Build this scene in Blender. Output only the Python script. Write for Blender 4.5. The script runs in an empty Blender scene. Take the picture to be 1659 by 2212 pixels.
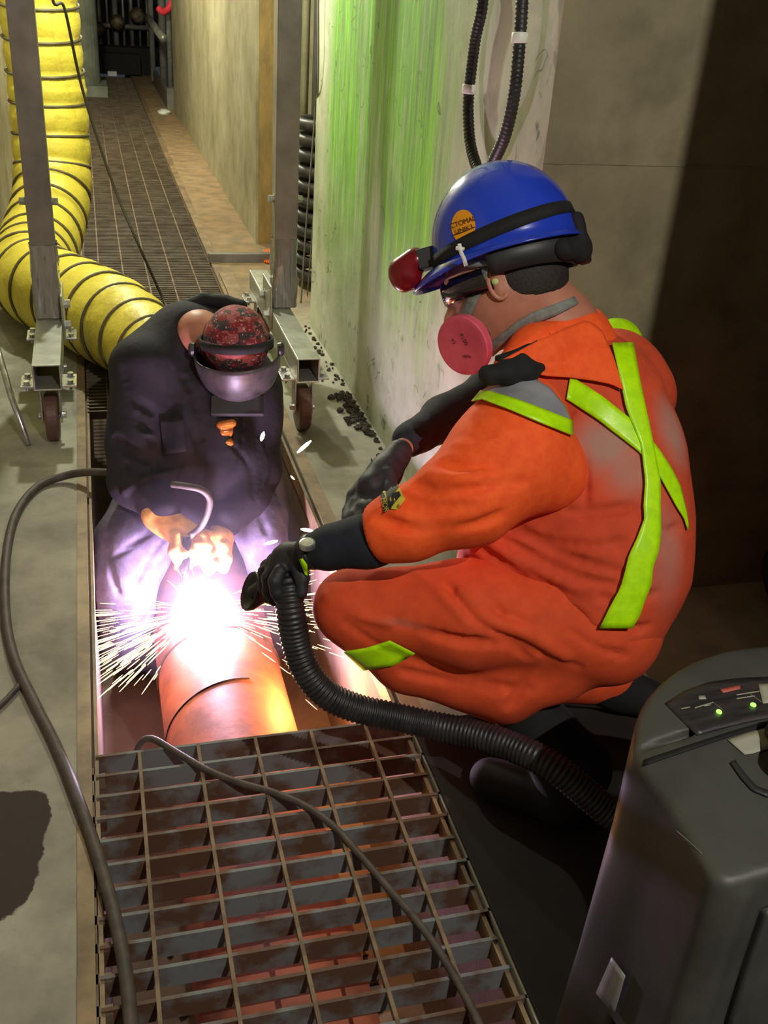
import bpy, bmesh, math, random
import numpy as np
from mathutils import Vector, Matrix
random.seed(7); rng = np.random.default_rng(7)
SC = bpy.context.scene
COL = SC.collection
# ------------------------------------------------------------------ camera
W_, H_, F_ = 1659., 2212., 2200.
_n = lambda v: v/np.linalg.norm(v)
_Z = _n(np.array([295, 4154, 2200.])); _Y = _n(np.array([-665, 1236, -2200.])); _Y = _n(_Y-_Y.dot(_Z)*_Z)
R = np.array([np.cross(_Y, _Z), _Y, _Z])        # world = R @ camera
CAM = np.array([0, 0, 1.5])
cd = bpy.data.cameras.new('camera'); cam = bpy.data.objects.new('camera', cd); COL.objects.link(cam)
m4 = Matrix.Identity(4)
for i in range(3):
    for j in range(3): m4[i][j] = R[i, j]
    m4[i][3] = CAM[i]
cam.matrix_world = m4
cd.sensor_fit = 'HORIZONTAL'; cd.sensor_width = 36; cd.lens = F_/W_*36; cd.clip_start = .02; cd.clip_end = 60
SC.camera = cam
# ------------------------------------------------------------------ view, world, lights
SC.view_settings.view_transform = 'Standard'; SC.view_settings.look = 'None'
SC.view_settings.exposure = 0; SC.view_settings.gamma = 1; SC.view_settings.use_curve_mapping = False
wd = bpy.data.worlds.new('dim_tunnel_air'); SC.world = wd; wd.use_nodes = True
wd.node_tree.nodes['Background'].inputs[0].default_value = (.75, .85, 1, 1)
wd.node_tree.nodes['Background'].inputs[1].default_value = .035
def lamp(name, kind, loc, power, color, size=.1, target=None, spot=None, blend=.3):
    d = bpy.data.lights.new(name, kind); d.energy = power; d.color = color
    if kind == 'AREA': d.size = size
    else: d.shadow_soft_size = size
    if spot: d.spot_size = math.radians(spot); d.spot_blend = blend
    o = bpy.data.objects.new(name, d); COL.objects.link(o); o.location = loc
    if target is not None:
        o.rotation_euler = (Vector(target)-Vector(loc)).to_track_quat('-Z', 'Y').to_euler()
    return o
lamp('work_light_behind_camera', 'SPOT', (.90, -1.0, 3.0), 250, (1, .95, .84), .012, (.6, 1.7, .3), 85, .5)
lamp('passage_lamp', 'POINT', (.15, 4.78, 2.15), 150, (.97, 1, .82), .05)
lamp('corridor_lamp', 'POINT', (-.1, 8.6, 2.6), 260, (1, .97, .78), .1)
ARC = np.array([.215, 2.44, -.122])
lamp('added_spark_fill', 'POINT', (.47, 2.12, -.17), 9, (1, .42, .12), .05)  # warm fill light added to boost the sparks' orange glow on the trench wall
lamp('welding_arc_light', 'POINT', ARC, 68, (.84, .64, 1), .034)

# ------------------------------------------------------------------ pixel helpers (photo pixel + world Y -> world point)
def ray(px, py):
    px = np.asarray(px, float); py = np.asarray(py, float)
    c = np.stack([px-W_/2, -(py-H_/2), -F_*np.ones_like(px)], -1)
    d = c @ R.T
    return d/np.linalg.norm(d, axis=-1, keepdims=True)
def at(px, py, Y):
    d = ray(px, py); return CAM+d*(Y/d[1])
def onz(px, py, z=0):
    d = ray(px, py); return CAM+d*((z-1.5)/d[2])
def onx(px, py, X):
    d = ray(px, py); return CAM+d*(X/d[0])
def depth(p): return -(R.T @ (np.asarray(p)-CAM))[2]
def b(px, py, Y, r):                      # point + radius in metres from a radius in photo pixels
    p = at(px, py, Y); return (p, r*depth(p)/F_)
RIGHT, UP, BACK = R[:, 0], R[:, 1], R[:, 2]

# ------------------------------------------------------------------ materials
def srgb(r, g, b_): 
    f = lambda c: c/12.92 if c <= .04045 else ((c+.055)/1.055)**2.4
    return (f(r/255), f(g/255), f(b_/255), 1)
class MT:
    def __init__(s, name):
        s.m = bpy.data.materials.new(name); s.m.use_nodes = True; s.t = s.m.node_tree; s.N = s.t.nodes
        s.P = s.N['Principled BSDF']; s.pos = None
    def n(s, typ, **kw):
        x = s.N.new(typ)
        for k, v in kw.items():
            if k in ('ins',):
                for a, c in v.items(): x.inputs[a].default_value = c
            else: setattr(x, k, v)
        return x
    def l(s, a, c): s.t.links.new(a, c)
    def coord(s, scale=(1, 1, 1), world=False):
        if world: src = s.n('ShaderNodeNewGeometry').outputs['Position']
        else: src = s.n('ShaderNodeTexCoord').outputs['Object']
        mp = s.n('ShaderNodeMapping'); mp.inputs['Scale'].default_value = scale; s.l(src, mp.inputs[0]); return mp.outputs[0]
    def noise(s, co, scale=5, detail=6, rough=.6):
        x = s.n('ShaderNodeTexNoise'); x.inputs['Scale'].default_value = scale; x.inputs['Detail'].default_value = detail
        x.inputs['Roughness'].default_value = rough; s.l(co, x.inputs['Vector']); return x.outputs['Fac']
    def ramp(s, fac, a, c, ca=(0, 0, 0, 1), cc=(1, 1, 1, 1)):
        x = s.n('ShaderNodeValToRGB'); e = x.color_ramp.elements; e[0].position = a; e[1].position = c; e[0].color = ca; e[1].color = cc
        s.l(fac, x.inputs[0]); return x.outputs[0]
    def mix(s, fac, a, c, mode='MIX'):
        x = s.n('ShaderNodeMix', data_type='RGBA', blend_type=mode)
        for sock, v in ((x.inputs[0], fac), (x.inputs[6], a), (x.inputs[7], c)):
            if isinstance(v, (int, float)): sock.default_value = v
            elif isinstance(v, tuple): sock.default_value = v
            else: s.l(v, sock)
        return x.outputs[2]
    def math(s, op, a, c=0.):
        x = s.n('ShaderNodeMath', operation=op)
        for i, v in enumerate((a, c)):
            if isinstance(v, (int, float)): x.inputs[i].default_value = v
            else: s.l(v, x.inputs[i])
        return x.outputs[0]
    def mapr(s, v, a, c, d=0., e=1.):
        x = s.n('ShaderNodeMapRange'); x.inputs[1].default_value = a; x.inputs[2].default_value = c
        x.inputs[3].default_value = d; x.inputs[4].default_value = e; x.interpolation_type = 'SMOOTHSTEP'; s.l(v, x.inputs[0]); return x.outputs[0]
    def bump(s, h, strength=.3, dist=.01):
        x = s.n('ShaderNodeBump'); x.inputs['Strength'].default_value = strength; x.inputs['Distance'].default_value = dist
        s.l(h, x.inputs['Height']); s.l(x.outputs[0], s.P.inputs['Normal'])
def simple(name, c1, c2=None, rough=.6, metal=0, scale=20, lo=.4, hi=.65, bump=.15, bscale=None, bdist=.002, stretch=(1, 1, 1), coat=0):
    q = MT(name); co = q.coord(stretch); f = q.noise(co, scale)
    if c2: q.l(q.mix(q.ramp(f, lo, hi), c1, c2), q.P.inputs['Base Color'])
    else: q.P.inputs['Base Color'].default_value = c1
    q.P.inputs['Roughness'].default_value = rough; q.P.inputs['Metallic'].default_value = metal
    q.P.inputs['Coat Weight'].default_value = coat
    if bump: q.bump(q.noise(co, bscale or scale*3), bump, bdist)
    return q.m
def emit(name, col, s):
    q = MT(name); q.P.inputs['Base Color'].default_value = (0, 0, 0, 1)
    q.P.inputs['Emission Color'].default_value = col; q.P.inputs['Emission Strength'].default_value = s; return q.m
M = {}
def concrete(name, base, stains, green=False, floor=False):
    q = MT(name); co = q.coord(world=True)
    n1 = q.noise(co, 1.7, 8, .62); n2 = q.noise(co, 9, 6, .6); n3 = q.noise(co, 60, 4, .6)
    c = q.mix(q.ramp(n1, .35, .68), base, stains)
    c = q.mix(q.math('MULTIPLY', q.ramp(n2, .48, .75), .4), c, (stains[0]*.45, stains[1]*.45, stains[2]*.4, 1))
    sep = q.n('ShaderNodeSeparateXYZ'); g = q.n('ShaderNodeNewGeometry'); q.l(g.outputs['Position'], sep.inputs[0])
    X, Y, Z = sep.outputs
    if green:
        st = q.noise(q.coord((1, 5.5, .55), world=True), 1.5, 8, .62)       # vertical streaks running down
        fine = q.noise(q.coord((1, 30, 2.0), world=True), 1.6, 5, .6)
        hgt = q.mapr(Z, .15, .9)
        nearg = q.mapr(Y, 2.55, 3.0)
        face = q.mapr(X, .945, .955, 1, 0)
        far = q.mapr(Y, 4.25, 4.45, 1, 0)
        fac = q.math('MULTIPLY', q.ramp(st, .27, .47), q.math('MULTIPLY', hgt, q.math('MULTIPLY', nearg, far)))
        fac = q.math('MULTIPLY', fac, q.math('MULTIPLY', q.mapr(fine, .2, .6, .6, 1.), q.mapr(q.noise(co, 3.2, 6, .65), .30, .50, .68, 1.)))
        gr = q.mix(q.ramp(fine, .35, .7), srgb(58, 104, 20), srgb(134, 196, 52))
        inner = q.mapr(Y, 2.2, 2.3)
        c = q.mix(fac, c, gr)
        # cracks
        v = q.n('ShaderNodeTexVoronoi', feature='DISTANCE_TO_EDGE'); v.inputs['Scale'].default_value = 1.3
        wv = q.n('ShaderNodeVectorMath', operation='ADD'); 
        nn = q.n('ShaderNodeTexNoise'); nn.inputs['Scale'].default_value = 5; q.l(co, nn.inputs['Vector']); q.l(nn.outputs['Color'], wv.inputs[0]); q.l(co, wv.inputs[1])
        q.l(wv.outputs[0], v.inputs['Vector'])
        crack = q.math('MULTIPLY', q.mapr(v.outputs['Distance'], .004, .012, 1, 0), q.mapr(n2, .5, .62))
        c = q.mix(q.math('MULTIPLY', crack, .7), c, srgb(60, 75, 40))
        # pale seam line of the pour
    if floor:
        # dark rounded patch beside the grating
        dx = q.math('SUBTRACT', X, -.262); dy = q.math('SUBTRACT', Y, 1.50)
        e = q.math('ADD', q.math('POWER', q.math('ABSOLUTE', q.math('DIVIDE', q.math('ADD', dx, q.math('MULTIPLY', dy, -.12)), .095)), 3.), q.math('POWER', q.math('ABSOLUTE', q.math('DIVIDE', dy, .165)), 3.))
        e = q.math('ADD', e, q.mapr(n2, .3, .7, -.25, .25))
        c = q.mix(q.mapr(e, .9, 1.02, 1, 0), c, srgb(52, 40, 36))
        # rusty dirt along the far side ledge
        rust = q.math('MULTIPLY', q.mapr(Y, 4.2, 5.5), q.mapr(X, .5, .6))
        c = q.mix(q.math('MULTIPLY', rust, .75), c, q.mix(q.ramp(n2, .4, .6), srgb(150, 115, 70), srgb(120, 95, 60)))
        wet = q.math('MULTIPLY', q.mapr(Y, 2.9, 3.2), q.mapr(X, -.1, -.3, 0, 1))
    q.l(c, q.P.inputs['Base Color'])
    q.P.inputs['Roughness'].default_value = .8
    h = q.mix(.35, n2, n3)
    q.bump(h, .5, .006)
    return q.m
M['floor'] = concrete('grey_stained_concrete', srgb(172, 168, 152), srgb(112, 108, 94), floor=True)
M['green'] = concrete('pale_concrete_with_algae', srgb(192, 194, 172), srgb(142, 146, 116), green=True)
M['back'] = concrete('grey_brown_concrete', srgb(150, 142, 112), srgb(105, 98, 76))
M['wall'] = concrete('beige_corridor_concrete', srgb(178, 172, 142), srgb(138, 130, 98))
M['trench'] = concrete('trench_concrete', srgb(135, 112, 98), srgb(88, 70, 62))
M['steel_dirty'] = simple('rusty_dirty_steel', srgb(125, 110, 92), srgb(88, 62, 44), .6, .35, 14, .4, .62, .4)
M['edge'] = simple('tan_worn_edge_steel', srgb(150, 128, 98), srgb(112, 94, 74), .55, .2, 9, .4, .65, .3)
M['grate_near'] = simple('painted_grey_grating', srgb(116, 120, 122), srgb(92, 66, 50), .62, .1, 6, .44, .56, .5)
M['grate_far'] = simple('rust_brown_grating', srgb(104, 92, 76), srgb(80, 66, 52), .75, 0, 10, .4, .6, .3)
M['rod'] = simple('tan_dusty_rod', srgb(132, 112, 88), srgb(100, 80, 60), .7, 0, 18, .4, .6, .3)
M['galv'] = simple('galvanised_steel', srgb(188, 188, 180), srgb(150, 150, 142), .38, .55, 14, .35, .7, .15)
M['zinc'] = simple('bright_zinc', srgb(215, 215, 215), srgb(180, 180, 182), .25, .8, 40, .4, .6, .1)
M['galv_post'] = simple('grey_post_steel', srgb(140, 134, 128), srgb(112, 108, 104), .45, .4, 8, .35, .7, .15)
M['film'] = simple('clear_plastic_film_wrap', srgb(150, 146, 140), srgb(120, 118, 112), .12, .1, 10, .4, .6, 1., 22, .012, (1, 1, .25), 1)
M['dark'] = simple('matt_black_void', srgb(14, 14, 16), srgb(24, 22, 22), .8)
M['rubber'] = simple('black_rubber', srgb(30, 29, 32), srgb(46, 44, 46), .45, 0, 30, .4, .6, .2)
M['wheel'] = simple('brown_polyurethane', srgb(112, 82, 74), srgb(92, 68, 60), .5)
M['yellow'] = simple('yellow_vinyl_duct', srgb(222, 202, 72), srgb(176, 156, 52), .42, 0, 7, .5, .75, .5, 16, .012)
M['wire'] = simple('grey_duct_wire_sleeve', srgb(98, 88, 62), srgb(80, 70, 50), .6)
M['pipe'] = simple('red_oxide_pipe', srgb(190, 112, 84), srgb(140, 86, 68), .62, .1, 9, .4, .65, .45)
M['orange'] = simple('fluorescent_orange_knit', srgb(255, 98, 34), srgb(248, 86, 28), .8, 0, 60, .4, .6, .15, 300, .001)
M['cable'] = simple('grey_rubber_cable', srgb(82, 72, 66), srgb(62, 55, 52), .6, 0, 30)
M['cord'] = simple('dark_cord', srgb(50, 46, 36), None, .6)
M['navy'] = simple('navy_long_underwear', srgb(30, 36, 50), srgb(22, 26, 38), .85, 0, 40)
M['glove'] = simple('black_work_glove', srgb(44, 42, 50), srgb(30, 29, 36), .6, 0, 30, .4, .6, .4, 60, .003)
M['tan'] = simple('tan_leather_glove', srgb(226, 172, 88), srgb(186, 130, 60), .7, 0, 22, .4, .65, .5, 50, .004)
M['lime'] = simple('lime_reflective_tape', srgb(196, 255, 10), srgb(178, 240, 8), .35, 0, 50, .4, .6, .3, 40, .002)
M['silver'] = simple('silver_reflective_fabric', srgb(170, 172, 180), srgb(150, 152, 160), .35, .3, 12, .4, .6, .4, 20, .004)
M['blackcloth'] = simple('black_fabric', srgb(18, 18, 20), srgb(26, 25, 27), .85, 0, 30)
M['skin'] = simple('skin', srgb(190, 128, 104), srgb(170, 108, 88), .5, 0, 25, .35, .7, .2, 120, .001)
M['skin'].node_tree.nodes['Principled BSDF'].inputs['Subsurface Weight'].default_value = .1
M['hair'] = simple('short_dark_hair', srgb(48, 40, 34), srgb(34, 28, 24), .7, 0, 150, .4, .6, .8, 300, .002)
M['helmet'] = simple('blue_hard_hat_plastic', srgb(36, 66, 196), srgb(30, 56, 178), .22, 0, 6, .4, .7, .03, coat=.5)
M['strapgrey'] = simple('grey_elastic_strap', srgb(128, 132, 126), srgb(105, 108, 104), .7, 0, 80)
M['pink'] = simple('pink_filter_disc', srgb(222, 92, 112), srgb(205, 76, 98), .65, 0, 20, .4, .65, .3)
M['red'] = simple('dark_red_plastic', srgb(130, 20, 26), srgb(95, 12, 18), .25, 0, 12)
M['ster'] = simple('sticker_orange', srgb(240, 160, 30), srgb(228, 148, 26), .45, 0, 12, bump=0)
M['ink'] = simple('dark_ink', srgb(60, 34, 20), None, .6, bump=0)
M['white'] = simple('white_plastic', srgb(225, 228, 220), None, .5)
M['denim'] = simple('dark_denim', srgb(105, 98, 118), srgb(78, 72, 92), .8, 0, 16, .4, .6, .4, 60, .004)
M['coat'] = simple('dark_navy_canvas_coat', srgb(38, 34, 44), srgb(22, 20, 28), .88, 0, 9, .4, .65, .5, 30, .006)
M['hood'] = simple('scuffed_dark_grey_shell', srgb(78, 72, 76), srgb(42, 40, 44), .42, .1, 22, .38, .7, .25)
M['amber'] = simple('amber_lens_plastic', srgb(190, 120, 50), srgb(150, 84, 34), .15, 0, 12)
M['ext'] = simple('charcoal_moulded_plastic', srgb(74, 75, 70), srgb(60, 60, 58), .5, 0, 8, .4, .7, .25, 220, .0008)
M['ext_dark'] = simple('darker_moulded_plastic', srgb(50, 50, 52), srgb(40, 40, 42), .5, 0, 8)
M['panel'] = simple('scratched_control_panel', srgb(62, 56, 56), srgb(40, 38, 40), .4, 0, 14, .4, .65, .2, stretch=(1, 6, 6))
M['led'] = emit('green_led', (.25, 1, .08, 1), 3)
M['label'] = simple('grey_paper_label', srgb(165, 165, 150), srgb(140, 142, 128), .6, bump=0)
M['tapegrey'] = simple('grey_duct_tape', srgb(140, 140, 134), srgb(120, 120, 116), .5)
M['yellowrust'] = simple('yellow_brown_sealant', srgb(172, 138, 78), srgb(128, 108, 66), .8, 0, 12, .35, .65, .8, 25, .01, (1, 1, .3))
M['orangecord'] = simple('orange_plastic', srgb(240, 110, 30), None, .5)
M['redcloth'] = simple('pink_red_ribbon', srgb(240, 60, 80), None, .6)
M['column'] = simple('grey_green_column_paint', srgb(150, 155, 140), srgb(120, 126, 112), .6, 0, 4)
M['debris'] = simple('dark_debris', srgb(70, 62, 50), srgb(45, 38, 32), .9, 0, 60, .4, .6, .8)
M['arc'] = emit('arc_glow', (.95, .85, 1, 1), 60)
M['spark'] = emit('spark_glow', (1, .55, .2, 1), 14)
M['hotspark'] = emit('hot_spark_glow', (1, .75, .5, 1), 22)
def cloth_orange(name, base):
    q = MT(name); co = q.coord(); f = q.noise(co, 30)
    c = q.mix(q.ramp(f, .4, .65), base, (base[0]*.85, base[1]*.8, base[2]*.8, 1))
    a = q.n('ShaderNodeAttribute', attribute_name='dust'); 
    k = q.math('MULTIPLY', a.outputs['Fac'], q.mapr(q.noise(co, 9, 5, .6), .25, .6, .55, 1.))
    c = q.mix(k, c, srgb(165, 140, 128))
    q.l(c, q.P.inputs['Base Color']); q.P.inputs['Roughness'].default_value = .85
    q.bump(q.noise(co, 350), .15, .001); return q.m
M['vest'] = cloth_orange('dusty_orange_vest_mesh', srgb(212, 76, 40))
M['trouser'] = cloth_orange('orange_work_trouser', srgb(222, 80, 36))
def cap_mat():
    q = MT('red_patterned_cap_cloth'); co = q.coord()
    v = q.n('ShaderNodeTexVoronoi', distance='CHEBYCHEV'); v.inputs['Scale'].default_value = 58; v.inputs['Randomness'].default_value = .8; q.l(q.coord((.7, 1, 1.4)), v.inputs['Vector'])
    s = q.n('ShaderNodeSeparateColor'); q.l(v.outputs['Color'], s.inputs[0])
    c = q.mix(q.ramp(s.outputs[0], .45, .5), srgb(130, 34, 42), srgb(58, 50, 54))
    c = q.mix(q.ramp(s.outputs[1], .62, .66), c, srgb(160, 78, 82))
    n = q.noise(co, 150, 2)
    c = q.mix(q.math('MULTIPLY', q.ramp(n, .56, .6), q.mapr(v.outputs['Distance'], .25, .42, 1, 0)), c, srgb(205, 165, 165))
    q.l(c, q.P.inputs['Base Color']); q.P.inputs['Roughness'].default_value = .8; return q.m
M['cap'] = cap_mat()
def fume_mat():
    m = bpy.data.materials.new('welding_fume_volume'); m.use_nodes = True; t = m.node_tree
    t.nodes.remove(t.nodes['Principled BSDF']); v = t.nodes.new('ShaderNodeVolumeScatter')
    v.inputs['Color'].default_value = (.9, .8, 1, 1); v.inputs['Anisotropy'].default_value = .2
    tc = t.nodes.new('ShaderNodeTexCoord'); le = t.nodes.new('ShaderNodeVectorMath'); le.operation = 'LENGTH'
    mp = t.nodes.new('ShaderNodeMapping'); mp.inputs['Scale'].default_value = (1/.33, 1/.42, 1/.36); t.links.new(tc.outputs['Object'], mp.inputs[0]); t.links.new(mp.outputs[0], le.inputs[0])
    mr = t.nodes.new('ShaderNodeMapRange'); mr.inputs[1].default_value = 1; mr.inputs[2].default_value = .1; mr.inputs[3].default_value = 0; mr.inputs[4].default_value = .22
    t.links.new(le.outputs['Value'], mr.inputs[0]); t.links.new(mr.outputs[0], v.inputs['Density'])
    t.links.new(v.outputs[0], t.nodes['Material Output'].inputs['Volume']); return m
M['fume'] = fume_mat()
M['glassdark'] = simple('dark_tinted_lens', srgb(22, 18, 18), None, .08, bump=0, coat=1)
M['shadeblack'] = simple('near_black_floor_shade', srgb(26, 20, 20), srgb(34, 26, 25), .9, 0, 8)
M['pinkmark'] = simple('faded_red_print', srgb(190, 95, 85), None, .6, bump=0)
M['earplug'] = simple('pale_green_foam', srgb(190, 205, 130), None, .7, bump=0)
M['logoyellow'] = simple('mustard_print', srgb(205, 185, 60), None, .7, bump=0)
M['blackink'] = simple('black_print', srgb(28, 28, 26), None, .7, bump=0)

# ------------------------------------------------------------------ object helpers
ROOTLOC = {}
def thing(name, label, cat, loc=(0, 0, 0), group=None):
    o = bpy.data.objects.new(name, None); COL.objects.link(o); o.location = loc; o.empty_display_size = .1
    o['label'] = label; o['category'] = cat
    if group: o['group'] = group
    ROOTLOC[o] = np.array(loc, float); return o
def tag(o, label, cat, group=None, kind=None):
    o['label'] = label; o['category'] = cat
    if group: o['group'] = group
    if kind: o['kind'] = kind
    return o
def obj(name, mb, mat, parent=None, smooth=False, label=None, bevel=0, solid=0, sub=0, auto=None):
    V, Fc = mb if isinstance(mb, tuple) else (mb.v, mb.f)
    V = np.asarray(V, float).reshape(-1, 3)
    if parent is None: loc = np.array([(V[:, 0].min()+V[:, 0].max())/2, (V[:, 1].min()+V[:, 1].max())/2, V[:, 2].min()])
    else: loc = ROOTLOC[parent]
    me = bpy.data.meshes.new(name)
    V2 = V-loc
    if isinstance(Fc, np.ndarray):
        me.vertices.add(len(V2)); me.vertices.foreach_set('co', V2.ravel().astype(np.float32))
        nf = len(Fc); me.loops.add(nf*4); me.loops.foreach_set('vertex_index', Fc.ravel().astype(np.int32))
        me.polygons.add(nf); me.polygons.foreach_set('loop_start', np.arange(0, nf*4, 4, dtype=np.int32)); me.update(calc_edges=True)
    else: me.from_pydata([tuple(x) for x in V2], [], Fc)
    me.validate()
    if smooth:
        me.polygons.foreach_set('use_smooth', [True]*len(me.polygons))
    me.update()
    if isinstance(mat, (list, tuple)):
        for k in mat: me.materials.append(M[k])
    else: me.materials.append(M[mat])
    o = bpy.data.objects.new(name, me); COL.objects.link(o)
    if parent is None: o.location = loc
    else: o.parent = parent
    ROOTLOC[o] = loc
    if label: o['label'] = label
    if solid:
        s = o.modifiers.new('thickness', 'SOLIDIFY'); s.thickness = solid; s.offset = 0
    if bevel:
        s = o.modifiers.new('bevel', 'BEVEL'); s.width = bevel; s.segments = 2; s.limit_method = 'ANGLE'
    if sub:
        s = o.modifiers.new('sub', 'SUBSURF'); s.levels = sub; s.render_levels = sub
    return o
def struct(name, mb, mat, **k):
    o = obj(name, mb, mat, **k); o['kind'] = 'structure'; return o
class MB:
    def __init__(s): s.v = []; s.f = []
    def add(s, V, Fc):
        k = len(s.v); s.v += [tuple(x) for x in V]; s.f += [[i+k for i in fc] for fc in Fc]; return s
    def box(s, a, c, rot=None, about=None):
        x0, y0, z0 = a; x1, y1, z1 = c
        V = np.array([(x, y, z) for x in (x0, x1) for y in (y0, y1) for z in (z0, z1)], float)
        if rot is not None:
            ce = V.mean(0) if about is None else np.array(about); V = (V-ce) @ np.array(rot).T + ce
        return s.add(V, [(0, 1, 3, 2), (4, 6, 7, 5), (0, 4, 5, 1), (2, 3, 7, 6), (0, 2, 6, 4), (1, 5, 7, 3)])
    def tube(s, pts, r, n=12, cap=True):
        P = np.array(pts, float); m = len(P); r = np.broadcast_to(r, (m,))
        T = np.gradient(P, axis=0); T /= np.linalg.norm(T, axis=1, keepdims=True)+1e-12
        a = np.array([0, 0, 1.]) if abs(T[0][2]) < .9 else np.array([1., 0, 0])
        u = _n(np.cross(T[0], a)); V = []
        for i in range(m):
            u = _n(u-T[i]*u.dot(T[i])); w = np.cross(T[i], u)
            for j in range(n):
                t = 2*math.pi*j/n; V.append(P[i]+r[i]*(math.cos(t)*u+math.sin(t)*w))
        Fc = [(i*n+j, i*n+(j+1) % n, (i+1)*n+(j+1) % n, (i+1)*n+j) for i in range(m-1) for j in range(n)]
        if cap: Fc += [list(range(n))[::-1], list(range((m-1)*n, m*n))]
        return s.add(V, Fc)
    def lathe(s, prof, o, axis, n=24):
        o = np.array(o, float); ax = _n(np.array(axis, float)); a = np.array([0, 0, 1.]) if abs(ax[2]) < .9 else np.array([1., 0, 0])
        u = _n(np.cross(ax, a)); w = np.cross(ax, u); V = []
        for h, r in prof:
            for j in range(n):
                t = 2*math.pi*j/n; V.append(o+ax*h+r*(math.cos(t)*u+math.sin(t)*w))
        m = len(prof); Fc = [(i*n+j, i*n+(j+1) % n, (i+1)*n+(j+1) % n, (i+1)*n+j) for i in range(m-1) for j in range(n)]
        Fc += [list(range(n))[::-1], list(range((m-1)*n, m*n))]
        return s.add(V, Fc)
    def blob(s, c, r, n=10, jit=.25):
        V = []; Fc = []
        for i in range(n//2+1):
            ph = math.pi*i/(n//2)
            for j in range(n):
                t = 2*math.pi*j/n; k = 1+jit*(random.random()-.5)
                V.append((c[0]+r[0]*k*math.sin(ph)*math.cos(t), c[1]+r[1]*k*math.sin(ph)*math.sin(t), c[2]+r[2]*k*math.cos(ph)))
        for i in range(n//2):
            for j in range(n): Fc.append((i*n+j, (i+1)*n+j, (i+1)*n+(j+1) % n, i*n+(j+1) % n))
        return s.add(V, Fc)
def spline(P, n=10):
    P = [np.asarray(p, float) for p in P]; P = [2*P[0]-P[1]]+P+[2*P[-1]-P[-2]]; out = []
    for i in range(1, len(P)-2):
        for k in range(n):
            t = k/n; p0, p1, p2, p3 = P[i-1:i+3]
            out.append(.5*(2*p1+(p2-p0)*t+(2*p0-5*p1+4*p2-p3)*t*t+(3*p1-p0-3*p2+p3)*t**3))
    out.append(P[-2]); return np.array(out)
def resample(P, step):
    d = np.r_[0, np.cumsum(np.linalg.norm(np.diff(P, axis=0), axis=1))]; n = max(2, int(d[-1]/step)); s = np.linspace(0, d[-1], n)
    return np.stack([np.interp(s, d, P[:, k]) for k in range(3)], 1), s

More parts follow.
